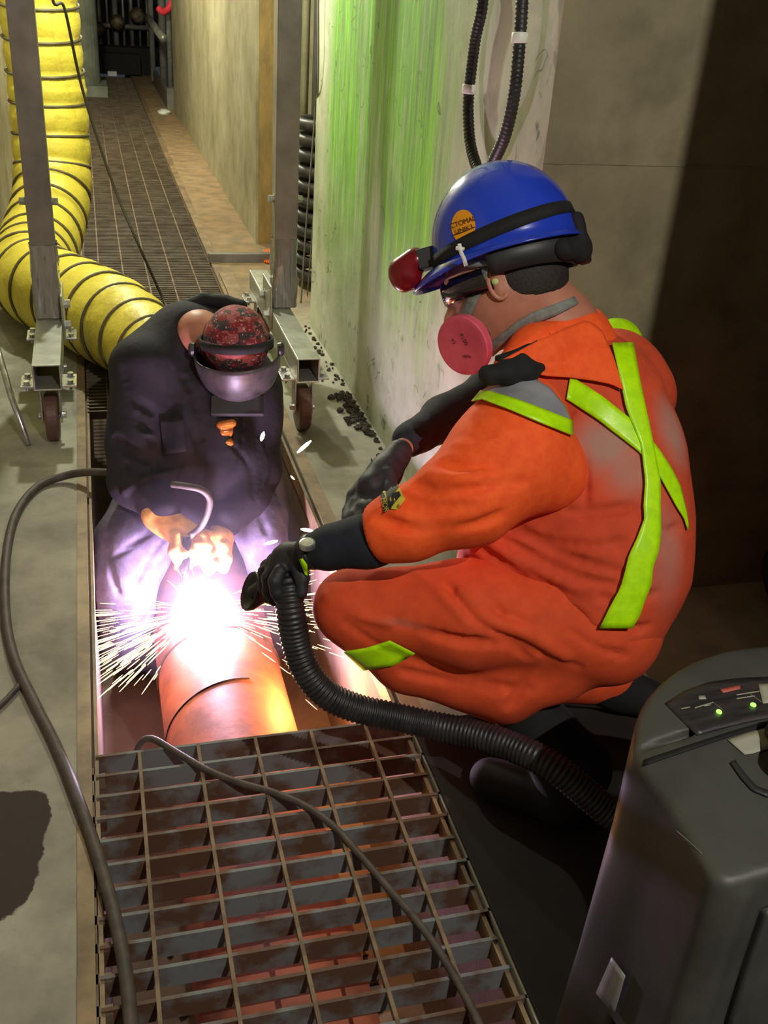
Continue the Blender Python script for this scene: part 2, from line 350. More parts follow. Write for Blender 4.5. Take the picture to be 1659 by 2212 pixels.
# ------------------------------------------------------------------ SDF bodies
def cone(p, a, c, ra, rb):
    a = np.asarray(a, np.float32); c = np.asarray(c, np.float32); d = c-a; L = float(d.dot(d))+1e-9
    t = np.clip((p-a) @ d / L, 0, 1); q = p-a-t[..., None]*d
    return np.sqrt((q*q).sum(-1))-(ra+(rb-ra)*t)
def ell(p, c, ax, r):                   # oriented ellipsoid, ax rows = axes
    q = (p-np.asarray(c, np.float32)) @ np.asarray(ax, np.float32).T / np.asarray(r, np.float32)
    k0 = np.sqrt((q*q).sum(-1)); k1 = np.sqrt(((q/np.asarray(r, np.float32))**2).sum(-1))+1e-9
    return k0*(k0-1)/k1
def smin(a, c, k):
    h = np.clip(.5+.5*(c-a)/k, 0, 1); return c+(a-c)*h-k*h*(1-h)
def smax(a, c, k): return -smin(-a, -c, k)
class SDF:
    def __init__(s, k=.03): s.p = []; s.k = k; s.cuts = []; s.noise = None; s.clip = []
    def chain(s, pts, k=None, grow=0):
        for (a, ra), (c, rc) in zip(pts[:-1], pts[1:]): s.p.append(('c', a, c, ra+grow, rc+grow, k or s.k))
        return s
    def ball(s, pr, k=None): s.p.append(('c', pr[0], pr[0]+np.array([0, 0, 1e-4]), pr[1], pr[1], k or s.k)); return s
    def ell(s, c, ax, r, k=None): s.p.append(('e', c, ax, r, k or s.k)); return s
    def base(s, P):
        d = None
        for q in s.p:
            v = cone(P, *q[1:5]) if q[0] == 'c' else ell(P, *q[1:4])
            d = v if d is None else smin(d, v, q[-1])
        return d
    def __call__(s, P):
        P = np.asarray(P, np.float32); d = s.base(P)
        for kind, a, c, r, k in s.cuts:
            v = cone(P, a, c, r, r)
            d = smax(d, -v, k) if kind == 'g' else smin(d, v, k)
        if s.noise is not None: d = d+s.noise(P)
        for o, nn in s.clip: d = smax(d, (P-np.asarray(o, np.float32)) @ np.asarray(nn, np.float32), .006)
        return d
    def bounds(s, pad=.03):
        A = []
        for q in s.p:
            if q[0] == 'c': r = max(q[3], q[4]); A += [q[1]-r, q[1]+r, q[2]-r, q[2]+r]
            else: r = max(q[3]); A += [q[1]-r, q[1]+r]
        A = np.array(A); return A.min(0)-pad, A.max(0)+pad
    def hit(s, px, py, tmin=.3, tmax=6, off=0.):
        px = np.asarray(px, float).ravel(); py = np.asarray(py, float).ravel(); D = ray(px, py); t = np.full(len(px), tmin); ok = np.ones(len(px), bool)
        for _ in range(90):
            v = s(CAM+D*t[:, None]).astype(float)-off; t += np.clip(v, -.02, .3)*.8
        miss = (t > tmax) | (np.abs(v) > .01)
        return CAM+D*t[:, None], ~miss
    def normal(s, P):
        e = .004; g = np.stack([s(P+np.eye(3)[k]*e)-s(P-np.eye(3)[k]*e) for k in range(3)], -1).astype(float)
        return g/(np.linalg.norm(g, axis=-1, keepdims=True)+1e-9)
    def fold(s, pix, r=.01, kind='g', depth_=.005, k=.006):      # crease drawn along photo pixels, laid on the surface
        px, py = zip(*pix); P, ok = s.hit(px, py); P = P[ok]
        if len(P) < 2: return s
        Nn = s.normal(P); P = P+Nn*(r-depth_ if kind == 'g' else -r+depth_)
        Q = spline(P, 4)
        s._new = getattr(s, '_new', [])+[(kind, a, c, r, k) for a, c in zip(Q[:-1], Q[1:])]
        return s
    def commit(s): s.cuts += getattr(s, '_new', []); s._new = []; return s
    def mesh(s, h, lo=None, hi=None):
        if lo is None: lo, hi = s.bounds()
        B = 4; H = h*B; n = np.ceil((hi-lo)/H).astype(int)+1
        gx = [lo[k]+np.arange(n[k]+1)*H for k in range(3)]
        G = np.stack(np.meshgrid(*gx, indexing='ij'), -1).reshape(-1, 3)
        C = s(G).reshape(n+1)
        cc = C[:-1, :-1, :-1]
        ctr = G.reshape(*(n+1), 3)[:-1, :-1, :-1].reshape(-1, 3)+H/2
        cv = s(ctr).reshape(n)
        near = np.abs(cv) < H*1.35
        N = n*B+1; V = np.repeat(np.repeat(np.repeat(cv, B, 0), B, 1), B, 2)
        V = np.pad(V, ((0, 1),)*3, mode='edge').astype(np.float32)
        mk = np.repeat(np.repeat(np.repeat(near, B, 0), B, 1), B, 2); mk = np.pad(mk, ((0, 1),)*3)
        for ax in range(3):
            sh = np.zeros_like(mk); sl1 = [slice(None)]*3; sl2 = [slice(None)]*3; sl1[ax] = slice(1, None); sl2[ax] = slice(None, -1); sh[tuple(sl1)] = mk[tuple(sl2)]; mk |= sh
        I = np.argwhere(mk); P = (lo+I*h)
        vals = np.concatenate([s(P[i:i+400000]) for i in range(0, len(P), 400000)]) if len(P) else np.zeros(0)
        V[I[:, 0], I[:, 1], I[:, 2]] = vals
        S = V < 0
        cs = sum(S[i:N[0]-1+i, j:N[1]-1+j, k:N[2]-1+k].astype(np.int8) for i in (0, 1) for j in (0, 1) for k in (0, 1))
        cells = np.argwhere((cs > 0) & (cs < 8)); idx = -np.ones(N-1, int); idx[tuple(cells.T)] = np.arange(len(cells))
        acc = np.zeros((len(cells), 3)); cnt = np.zeros(len(cells))
        co = [(i, j, k) for i in (0, 1) for j in (0, 1) for k in (0, 1)]
        for a in co:
            for ax in range(3):
                if a[ax]: continue
                c2 = list(a); c2[ax] = 1
                va = V[tuple((cells+np.array(a)).T)]; vb = V[tuple((cells+np.array(c2)).T)]
                m = (va < 0) != (vb < 0); t = np.where(m, va/(va-vb+1e-12), 0)
                p = np.repeat(np.array(a, float)[None], len(cells), 0); p[:, ax] = t
                acc[m] += p[m]; cnt[m] += 1
        VV = lo+(cells+acc/cnt[:, None])*h
        F = []
        for ax in range(3):
            o1, o2 = [(1, 2), (2, 0), (0, 1)][ax]
            sl1 = [slice(None)]*3; sl2 = [slice(None)]*3; sl1[ax] = slice(None, -1); sl2[ax] = slice(1, None)
            ch = S[tuple(sl1)] != S[tuple(sl2)]; E_ = np.argwhere(ch)
            E_ = E_[(E_[:, o1] > 0) & (E_[:, o2] > 0) & (E_[:, o1] < N[o1]-1) & (E_[:, o2] < N[o2]-1)]
            d1 = np.zeros(3, int); d1[o1] = 1; d2 = np.zeros(3, int); d2[o2] = 1
            q = [idx[tuple((E_-d1-d2).T)], idx[tuple((E_-d2).T)], idx[tuple(E_.T)], idx[tuple((E_-d1).T)]]
            q = np.stack(q, 1); ins = S[tuple(E_.T)]; q[~ins] = q[~ins][:, ::-1]; F.append(q)
        F = np.concatenate(F); F = F[(F >= 0).all(1)]
        return VV, F
def wrinkle(amp, sx, seed, st=(1, 1, 1)):
    r_ = np.random.default_rng(seed); K = r_.normal(size=(7, 3))*sx*np.array(st); ph = r_.uniform(0, 6.28, 7); K2 = r_.normal(size=(7, 3))*sx*.4
    def f(P):
        w = np.sin(P @ K2.T.astype(np.float32)+ph.astype(np.float32))
        return amp*(np.sin(P @ K.T.astype(np.float32)+2*w).sum(-1)/3).astype(np.float32)
    return f
def patch(sdf, left, right, off=.004, nu=24, nv=5):
    """strip between two photo-pixel polylines, laid on the surface of sdf"""
    def rs(Q, n):
        Q = np.array(Q, float); d = np.r_[0, np.cumsum(np.linalg.norm(np.diff(Q, axis=0), axis=1))]; s_ = np.linspace(0, d[-1], n)
        return np.stack([np.interp(s_, d, Q[:, 0]), np.interp(s_, d, Q[:, 1])], 1)
    A = rs(left, nu); B_ = rs(right, nu); t = np.linspace(0, 1, nv)[None, :, None]
    G = A[:, None]*(1-t)+B_[:, None]*t; P, ok = sdf.hit(G[..., 0].ravel(), G[..., 1].ravel(), off=off)
    ok = ok.reshape(nu, nv); F = [(i*nv+j, i*nv+j+1, (i+1)*nv+j+1, (i+1)*nv+j) for i in range(nu-1) for j in range(nv-1) if ok[i:i+2, j:j+2].all()]
    used = sorted({i for f in F for i in f}); mp = {u: k for k, u in enumerate(used)}
    return (P[used] if used else np.zeros((0, 3)), [[mp[i] for i in f] for f in F])
def text_mesh(s, size=1.):
    c = bpy.data.curves.new('t', 'FONT'); c.body = s; c.size = size; c.align_x = 'CENTER'; c.align_y = 'CENTER'; o = bpy.data.objects.new('t', c); COL.objects.link(o)
    dg = bpy.context.evaluated_depsgraph_get(); me = o.evaluated_get(dg).to_mesh(); V = np.array([v.co[:] for v in me.vertices]); Fc = [list(p.vertices) for p in me.polygons]
    o.evaluated_get(dg).to_mesh_clear(); bpy.data.objects.remove(o); bpy.data.curves.remove(c); return V, Fc
def clean(P, ok, F):
    F = [f for f in F if all(ok[i] for i in f)]; used = sorted({i for f in F for i in f}); mp = {u: k for k, u in enumerate(used)}
    return np.asarray(P)[used], [[mp[i] for i in f] for f in F]
def text_on(sdf, s, cx, cy, hgt, ang, off=.006, sx=1.):
    V, Fc = text_mesh(s); V = V*hgt/.7; ca, sa = math.cos(ang), math.sin(ang); x = V[:, 0]*sx; y = -V[:, 1]
    P, ok = sdf.hit(cx+x*ca-y*sa, cy+x*sa+y*ca, off=off)
    return clean(P, ok, Fc)

# ================================================================== STRUCTURE
TX0, TX1, TB = -.085, .61, -.58        # trench sides and bottom
fl = MB().box((-.56, -2.5, -.8), (TX0, 18, 0)).box((TX1, -2.5, -.8), (.96, 18, 0)).box((TX0, -2.5, -.8), (TX1, 18, TB)).box((.96, -2.5, -.8), (4.5, 2.15, 0)).box((.96, 4.6, -.8), (3.2, 6.3, 0))
struct('floor', fl, 'floor')
tw = MB().box((TX0-.012, -2.5, TB), (TX0, 18, -.006)).box((TX1, -2.5, TB), (TX1+.012, 18, -.006))
# trench lining: slightly in front of the slab faces
tl = MB().box((TX0, -2.5, TB), (TX0+.008, 18, -.02)).box((TX1-.008, -2.5, TB), (TX1, 18, -.02)).box((TX0, -2.5, TB), (TX1, 18, TB+.006))
struct('trim_1', tl, 'trench')
struct('trim_2', MB().box((-.112, -2.5, -.055), (-.0865+.004, 18, .004)).box((TX0+.008, -2.5, -.055), (TX0+.016, 18, -.004)), 'edge')
struct('trim_3', MB().box((TX1+.001, 1.72, -.06), (.655, 18, .004)).box((TX1-.016, -2.5, -.06), (TX1-.008, 3.7, -.004)), 'edge')
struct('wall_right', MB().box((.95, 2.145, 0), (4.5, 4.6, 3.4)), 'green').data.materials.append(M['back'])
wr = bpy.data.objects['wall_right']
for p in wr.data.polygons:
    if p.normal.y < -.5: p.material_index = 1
struct('wall_left', MB().box((-.75, -2.5, 0), (-.54, 18, 3.4)), 'wall')
struct('wall_far_right', MB().box((.93, 6.2, 0), (3.2, 12.3, 3.4)), 'wall')
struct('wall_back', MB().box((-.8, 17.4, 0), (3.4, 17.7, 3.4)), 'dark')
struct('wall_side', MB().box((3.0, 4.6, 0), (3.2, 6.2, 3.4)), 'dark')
struct('ceiling', MB().box((-.8, -2.5, 3.4), (4.5, 18, 3.6)), 'wall')
struct('unseen_light_block', MB().box((1.059, .05, 0), (1.7, .3, 3.4)), 'back')  # unseen block added to cut the work light and cast the vertical shadow edge
struct('trim_4', MB().box((.945, 6.185, 0), (1.05, 6.2, 3.4)), 'yellowrust')
# horizontal formwork seam ridges on the back wall face
struct('trim_5', MB().box((.95, 2.143, 1.155), (4.5, 2.146, 1.1575)), 'back')

# ================================================================== GRATINGS
def grating(name, y0, y1, x0, x1, pitch, dep, th, rods, matb, label, group=None, ends=0):
    r = thing(name, label, 'grating', ((x0+x1)/2, (y0+y1)/2, -dep), group)
    mbar = MB(); y = y1-.004
    while y > y0: 
        e = random.uniform(-ends, ends); mbar.box((x0, y-th/2, -dep), (x1+e, y+th/2, 0)); y -= pitch
    obj('bearing_bars', mbar, matb, r)
    mr = MB()
    for x in rods: mr.box((x-.0035, y0+.003, -.012), (x+.0035, y1-.006, .0022))
    obj('cross_rods', mr, 'rod', r); return r
g = grating('steel_grating', .2, 1.742, TX0+.01, .615, .0609, .048, .007, [.015, .139, .263, .387, .511], 'grate_near', 'wide open-mesh grey and rusty steel grating in the foreground over the trench', ends=.012)
sd = MB()
for k in range(17):        # punched side plate along the left edge
    y = 1.70-k*.0609; sd.box((TX0-.0, y-.0295, -.03), (TX0+.028, y-.010, -.006))
sd.box((TX0, .6, -.03), (TX0+.006, 1.71, -.006)); obj('side_plate', sd, 'steel_dirty', g)
for (a, c_), lb in zip(((3.62, 5.28), (5.29, 8.15), (8.16, 11.5), (11.51, 15.6)), ('close-barred brown floor grating directly behind the kneeling welder and yellow duct', 'close-barred brown floor grating in the middle of the corridor, second behind the welder', 'greyish brown floor grating farther down the corridor beside the end of the pale wall', 'farthest brown floor grating before the dark machinery at the corridor end')):
    grating('steel_grating', a, c_, TX0+.01, .60, .034, .03, .012, [.0, .124, .248, .372, .496], 'grate_far', lb)
# steel plank beside corridor grating, duct-side board
tag(obj('steel_strip', MB().box((.625, 4.45, .004), (.70, 5.5, .02)), 'edge', bevel=.002), 'short tan flat strip lying along the grating edge behind the right gantry leg', 'plank')

# ================================================================== PIPE
PC = np.array([.262, 0, -.345]); PR = .175
prof = [(-.2-1.8, PR)]
pm = MB().tube([(PC[0], y, PC[2]) for y in np.linspace(-1.5, 3.55, 30)], PR, 64)
pr = thing('steel_pipe', 'large rusty red steel pipe lying in the trench being welded', 'pipe', (PC[0], 1, PC[2]-PR))
obj('pipe_body', pm, 'pipe', pr, smooth=True)
obj('weld_seam', MB().tube([(PC[0]+(PR+.000)*math.sin(t), 2.42-.0*t, PC[2]+(PR+.0)*math.cos(t)) for t in np.linspace(-1.7, 1.7, 50)], .006, 8), 'steel_dirty', pr, smooth=True, label='dark ring-shaped weld seam around the pipe')
obj('chalk_ring', MB().tube([(PC[0]+(PR+.0005)*math.sin(t), 2.17+.05*math.sin(t*.5), PC[2]+(PR+.0005)*math.cos(t)) for t in np.linspace(-1.6, .3, 40)], .003, 6), 'debris', pr, smooth=True, label='dark scribed line around the pipe')

# ================================================================== GANTRY
gy = thing('gantry_frame', 'galvanised rolling gantry frame on casters straddling the trench behind the welder', 'gantry', (.25, 3.85, 0))
def hollow(mb, x0, x1, z0, z1, y0, y1, t=.006):
    mb.box((x0, y0, z0), (x1, y1, z0+t)).box((x0, y0, z1-t), (x1, y1, z1)).box((x0, y0, z0+t), (x0+t, y1, z1-t)).box((x1-t, y0, z0+t), (x1, y1, z1-t))
def bolt(mb, p, axis=(0, 0, 1), r=.011, h=.012):
    mb.lathe([(0, r*1.5), (.002, r*1.5), (.0021, r), (h, r)], p, axis, 6)
ZB0, ZB1 = .215, .305
for side, (bx0, bx1, yf, yb) in enumerate(((-.232, -.142, 3.31, 4.02), (.642, .722, 3.30, 4.46))):
    m = MB(); hollow(m, bx0, bx1, ZB0, ZB1, yf, yb); bb = obj('base_beam', m, 'galv', gy, bevel=.002)
    if side == 0: pc = (-.187, 3.84)
    else: pc = (.70, 3.93)
    obj('post', MB().box((pc[0]-.043, pc[1]-.043, ZB1), (pc[0]+.043, pc[1]+.043, 2.95)), 'galv_post', gy, bevel=.003)
    fm = MB(); N = 22; rows = []
    for i in range(12):
        z = ZB1+.004+i*.024
        for j in range(N):
            t = j/N*4; k = int(t); q = t-k; cs = [(-1, -1), (1, -1), (1, 1), (-1, 1), (-1, -1)]
            x = cs[k][0]*(1-q)+cs[k+1][0]*q; y = cs[k][1]*(1-q)+cs[k+1][1]*q; e = .046+.0035*math.sin(j*2.1+i*.5)+random.uniform(-.0015, .0015)
            rows.append((pc[0]+x*e, pc[1]+y*e, z))
    fm.add(rows, [(i*N+j, i*N+(j+1) % N, (i+1)*N+(j+1) % N, (i+1)*N+j) for i in range(11) for j in range(N)])
    obj('plastic_wrap', fm, 'film', gy, smooth=True, label='shiny clear plastic wrapped round the foot of the post')
    for cy in (yf+.10, yb-.12):
        cx = (bx0+bx1)/2; cz = ZB0
        fk = MB().box((bx0-.045, cy-.055, cz-.008), (bx1+.045, cy+.055, cz)).box((cx-.034, cy-.03, .07), (cx-.028, cy+.03, cz-.008)).box((cx+.028, cy-.03, .07), (cx+.034, cy+.03, cz-.008))
        fk.tube([(cx-.045, cy, .085), (cx+.045, cy, .085)], .011, 8)
        ck = obj('caster_fork', fk, 'zinc', gy, bevel=.001)
        for sx in (bx0-.025, bx1+.025):
            for sy in (-.035, .035): bm_ = MB(); bolt(bm_, (sx, cy+sy, cz)); bm_.tube([(sx, cy+sy, cz-.022), (sx, cy+sy, cz+.002)], .005, 8); obj('bolt', bm_, 'zinc', ck)
        obj('caster_wheel', MB().lathe([(-.022, .05), (-.022, .078), (-.016, .085), (.016, .085), (.022, .078), (.022, .05)], (cx, cy, .085), (1, 0, 0), 32), 'wheel', gy, smooth=False, bevel=.002)
    gx = bx1+.004 if side == 0 else bx0-.004
    obj('gusset_plate', MB().box((gx-.004, pc[1]-.09, ZB0+.02), (gx+.004, pc[1]+.10, ZB1+.10)), 'galv', gy, bevel=.002)
    sgn = 1 if side == 0 else -1
    for yy, zz in ((pc[1]-.05, ZB1-.02), (pc[1]+.05, ZB1+.03)): bm_ = MB(); bolt(bm_, (gx+sgn*.004, yy, zz), (sgn, 0, 0), .016, .022); obj('bolt', bm_, 'zinc', gy)
    for sx in (-1, 1): bm_ = MB(); bolt(bm_, (pc[0]+sx*.043, pc[1]-.01, .72), (sx, 0, 0), .014, .022); obj('bolt', bm_, 'zinc', gy)
obj('cross_beam', MB().box((-.25, 3.84, 2.95), (.77, 3.93, 3.05)), 'galv_post', gy, bevel=.003)

# ================================================================== YELLOW DUCT
dp = spline([(-.19, 5.62, 3.3), (-.19, 5.6, 2.2), (-.19, 5.6, 1.3), (-.185, 5.58, .75), (-.20, 5.45, .42), (-.27, 5.1, .24), (-.30, 4.78, .205), (-.22, 4.55, .205), (-.10, 4.36, .20), (.02, 4.15, .195), (.12, 3.92, .19), (.20, 3.70, .17)], 24)
dp, ds = resample(dp, .0115)
ringstep = .145
def duct_r(s, z):
    ph = (s/ringstep) % 1; base = .178 if z > .9 else .182
    return base-.012*(4*(ph-.5)**2)*1.0+.006
rr = np.array([duct_r(s, p[2]) for s, p in zip(ds, dp)]); rr = rr*np.interp(ds, [ds[-1]-.45, ds[-1]], [1, .78])
dm = MB().tube(dp, rr, 40)
V = np.array(dm.v); V += rng.normal(size=V.shape)*.0007; dm.v = [tuple(x) for x in V]
du = thing('ventilation_duct', 'yellow spiral-ribbed fabric ventilation duct hanging down and bending behind the left gantry leg', 'duct', (-.19, 5.0, 0))
obj('duct_skin', dm, 'yellow', du, smooth=True)
rg = MB(); T = np.gradient(dp, axis=0)
for k in range(1, int(ds[-1]/ringstep)+1):
    i = int(np.argmin(abs(ds-k*ringstep))); t = _n(T[i]); a = np.array([0, 0, 1.]) if abs(t[2]) < .9 else np.array([0., 1, 0]); u = _n(np.cross(t, a)); w = np.cross(t, u)
    rad = .1815*np.interp(ds[i], [ds[-1]-.45, ds[-1]], [1, .78])
    rg.tube([dp[i]+rad*(math.cos(q)*u+math.sin(q)*w)+t*.02*math.sin(q) for q in np.linspace(0, 2*math.pi, 41)], .0072, 6, cap=False)
obj('duct_rings', rg, 'wire', du, smooth=True, label='dark grey wire rings around the yellow duct')

# ================================================================== CABLES, BARS, LEFT BITS
def cable(name, pts, r, mat, label, cat='cable', n=8, group=None, parent=None):
    P, s = resample(spline(pts, 12), .01)
    o = obj(name, MB().tube(P, r, 10), mat, parent, smooth=True)
    if parent is None: tag(o, label, cat, group)
    return o
def fz(px, py, z): return onz(px, py, z)
cable('welding_cable', [fz(235, 1021, .07), fz(190, 1020, .05), fz(140, 1028, .022), fz(80, 1052, .012), fz(35, 1110, .012), fz(14, 1200, .012), fz(12, 1320, .012), fz(30, 1420, .012), fz(75, 1520, .012), fz(120, 1610, .012), fz(165, 1720, .014), fz(205, 1830, .014), fz(240, 1950, .014), fz(268, 2080, .014), fz(285, 2230, .014), fz(290, 2330, .014)], .0125, 'cable', 'thick grey-brown cable curving over the left concrete floor and onto the foreground grating')
cable('thin_cable', [at(300, 1650, 1.765), at(296, 1622, 1.768), at(308, 1600, 1.762), fz(332, 1597, .014), fz(380, 1625, .009), fz(450, 1665, .008), fz(520, 1692, .008), fz(590, 1712, .008), fz(660, 1742, .008), fz(720, 1785, .008), fz(780, 1850, .008), fz(840, 1920, .008), fz(905, 1995, .008), fz(965, 2080, .008), fz(1020, 2180, .008), fz(1055, 2260, .008)], .0075, 'cable', 'thinner brown cable looping diagonally across the foreground grating')
cable('power_cable', [(.02, 4.9, 2.6), at(110, -60, 4.95), at(140, 20, 5), at(180, 200, 5.1), at(245, 400, 5.1), at(300, 530, 5.0), onz(352, 645, .02), onz(366, 672, .012)], .0065, 'cord', 'thin dark cord slanting down over the corridor grating behind the welder')
cable('floor_cable', [fz(-40, 1560, .008), fz(10, 1515, .008), fz(45, 1478, .008), fz(62, 1470, .008)], .007, 'cable', 'short grey cable end meeting the thick cable on the left floor')
tag(obj('chrome_bar', MB().tube([onz(-12, 730, .30), onz(25, 860, .12), onz(62, 960, .012)], [.011, .011, .009], 14), 'zinc', smooth=True), 'shiny round steel bar leaning at the left edge, foot on the concrete', 'bar')
tag(obj('rusty_bar', MB().box((-.45, 2.2, 0), (-.372, 3.32, .05)), 'steel_dirty', bevel=.004), 'rusty brown steel block lying at the left edge on the concrete floor', 'bar')
tag(obj('floor_shade_sheet', MB().box((.613, .35, .0), (1.75, 1.715, .010)), 'shadeblack', bevel=.003), 'near-black sheet painting the shade on the floor between the foreground grating and the grey machine', 'mat')  # dark sheet added to paint the deep shade on this floor area
# grit and debris
db = MB()
for k in range(90):
    y = random.uniform(2.6, 4.6); x = .94-abs(random.gauss(0, .03)); db.blob((x, y, .004), (random.uniform(.003, .012),)*2+(random.uniform(.003, .009),), 6, .6)
for k in range(60):
    y = random.uniform(3.3, 3.7); x = .93-abs(random.gauss(0, .03)); db.blob((x, y, .008), (random.uniform(.006, .018),)*2+(random.uniform(.004, .014),), 6, .7)
tag(obj('debris_grit', db, 'debris'), 'dark loose grit along the foot of the green wall', 'debris', kind='stuff')
db = MB()
for k in range(120): db.blob((random.uniform(.03, .58), random.uniform(.6, 1.7), TB+.012), (random.uniform(.004, .02), random.uniform(.004, .02), random.uniform(.003, .01)), 6, .7)
tag(obj('trench_rubble', db, 'debris'), 'loose rubble on the trench bottom beneath the foreground grating', 'debris', kind='stuff')

# ================================================================== WALL HOSE LOOP
P = [(.92, 2.66, 3.35), (.92, 2.66, 2.4), onx(1045, -150, .92), onx(1043, 0, .92), onx(1026, 90, .92), onx(1013, 200, .92), onx(1012, 260, .92), onx(1018, 320, .92), onx(1036, 375, .92), onx(1052, 385, .91), onx(1066, 350, .905), onx(1092, 290, .905), onx(1110, 210, .905), onx(1120, 120, .905), onx(1128, 0, .905), onx(1134, -150, .905), (.905, 2.37, 2.4), (.905, 2.37, 3.35)]
Pq, s = resample(spline(P, 14), .0035)
hz = thing('hanging_hose_loop', 'black corrugated hose loop hanging on the green wall above the blue hard hat', 'hose', tuple(Pq.mean(0)*[1, 1, 0]+[0, 0, .95]))
obj('hose_tube', MB().tube(Pq, .0135+.0014*np.sin(s/.0095*2*math.pi), 16), 'rubber', hz, smooth=True)
for (px, py, X) in ((1014, 192, .92), (1118, 82, .905)):
    c = onx(px, py, X); i = int(np.argmin(np.linalg.norm(Pq-c, axis=1))); t = _n(Pq[i+1]-Pq[i])
    obj('tape_band', MB().lathe([(-.011, .0165), (-.009, .018), (.009, .018), (.011, .0165)], Pq[i], t, 20), 'white', hz, smooth=True, label='pale tape band round the hose')

# ================================================================== SIDE PASSAGE + FAR CORRIDOR
tag(obj('vertical_pipe', MB().tube([(1.17, 6.0, 0.45), (1.17, 6.0, 3.3)], .022, 16), 'wall', smooth=True), 'pale cream vertical pipe in the gap beside the rear wall end', 'pipe')
for x, m_, l_ in ((1.235, 'galv_post', 'grey metal conduit next to the pale pipe in the gap behind the gantry post'), (1.29, 'column', 'green-grey conduit nearest the green wall in the gap behind the gantry post')):
    tag(obj('conduit', MB().tube([(x, 6.02, .2), (x, 6.02, 3.3)], .02, 12), m_, smooth=True), l_, 'conduit')
tag(obj('coiled_hose', MB().tube([(1.22+.2*math.cos(t), 5.3+.25*math.sin(t), .035+t/(2*math.pi)*.074) for t in np.linspace(0, 22*math.pi, 330)], .030, 8), 'rubber', smooth=True), 'tall coil of black hose standing behind the right gantry post', 'hose')
cable('steel_rope', [(.93, 4.9, 3.), onx(688, 60, .925), at(680, 250, 4.7), at(662, 480, 4.7), at(650, 655, 4.65)], .004, 'galv_post', 'thin grey rope hanging in front of the hose coils, slanting toward the post foot', 'rope')
cable('steel_rope', [(.94, 4.85, 3.), at(686, 300, 4.66), at(676, 480, 4.66), at(664, 640, 4.66)], .003, 'galv_post', 'thin rope hanging straight beside the edge of the green wall', 'rope')
tag(obj('grey_rail', MB().box((.60, 5.75, .0), (.98, 5.80, .05)), 'galv_post', bevel=.003), 'grey rail end pointing out below the rear wall corner', 'rail')
oc = MB()
for k in range(5): oc.tube(spline([onz(570+k*5, 542-k*2, .008), onz(577+k*4, 552, .02), onz(572+k*4, 566+k, .008)], 5), .006, 6)
tag(obj('orange_cord', oc, 'orangecord', smooth=True), 'small bundle of orange cord on the floor left of the right gantry post', 'cord')
# far end
tag(obj('column', MB().tube([(-.13, 13.6, 0), (-.13, 13.6, 3.4)], .30, 32).box((-.48, 13.25, 0), (.24, 13.95, .12)), 'column', smooth=False), 'round grey-green column at the far left of the corridor beside the duct', 'column')
rk = thing('pipe_rack', 'grey steel rack holding upright pipes at the far end of the pale wall', 'rack', (.8, 13.5, 0))
obj('kick_plate', MB().box((.86, 12.5, 0), (.90, 15.0, .18)).box((.86, 12.35, 0), (.99, 12.5, .22)), 'galv_post', rk)
for x, y, r_ in ((.86, 14.8, .035), (.93, 13.8, .045), (.97, 13.0, .05), (.93, 12.7, .03)): obj('upright_pipe', MB().tube([(x, y, .05), (x, y, 3.2)], r_, 12), 'galv', rk, smooth=True)
obj('brace_pipe', MB().tube([at(318, 38, 13.5), at(354, 84, 12.7)], .045, 10), 'galv', rk, smooth=True)
rb = MB(); rb.tube(spline([at(342, 18, 12.6), at(352, 26, 12.55), at(364, 18, 12.5), at(374, -4, 12.5), at(374, -30, 12.5)], 6), .035, 8)
tag(obj('ribbon', rb, 'redcloth', smooth=True), 'bright pink-red ribbon tied high on the far pipe rack', 'ribbon')
mc = thing('far_machinery', 'dark tangle of valves and pipes closing the far end of the corridor', 'machinery', (.35, 16.3, 0))
obj('dark_base', MB().box((.0, 16.0, 0), (.95, 16.6, .35)).box((.25, 15.8, .02), (.75, 16.1, .28)), 'dark', mc)
mm = MB()
for k in range(9):
    x = .02+k*.11; mm.tube([(x, 16.4, .1), (x, 16.4, random.uniform(.8, 2.6))], random.uniform(.015, .05), 10)
for k in range(4): mm.tube([(0, 16.3, .6+k*.45), (1., 16.3, .6+k*.45)], .035, 10)
obj('pipework', mm, 'galv_post', mc, smooth=True)
for k in range(3): obj('valve', MB().lathe([(-.05, .05), (0, .11), (.05, .05)], (.2+k*.28, 16.2, .55+.1*k), (0, 1, 0), 14), 'steel_dirty', mc, smooth=True)
tag(obj('paper_scrap', MB().box((.30, 15.72, .0), (.42, 15.78, .06)), 'white'), 'small white scrap at the foot of the dark far machinery', 'scrap')
tag(obj('crumpled_rag', MB().blob((.80, 12.0, .015), (.07, .12, .03), 12, .5), 'white', smooth=True), 'small crumpled white scrap on the rusty floor ledge at the far wall end', 'scrap')
sk = SDF(.1); sk.ball((np.array([2.05, 1.95, .16]), .18)).ball((np.array([1.85, 1.98, .14]), .15)).ball((np.array([2.0, 1.96, .38]), .14)); sk.noise = wrinkle(.006, 22, 3)
sk.clip = [((0, 2.135, 0), (0, 1, 0)), ((0, 0, .002), (0, 0, -1))]
tag(obj('dark_sack', sk.mesh(.016), 'blackcloth', smooth=True), 'dark bulky sack slumped against the back wall at the right edge', 'sack')
# ================================================================== CROUCHING WORKER IN ORANGE
kw = thing('person', 'person crouching in orange hi-vis workwear and blue hard hat, holding a black hose', 'person', (.85, 1.4, 0))
def hand(chains_palm, fingers, grow=0., k=.012):
    s = SDF(k)
    s.chain(chains_palm, grow=grow)
    for f in fingers: s.chain(f, k=.006, grow=grow)
    return s
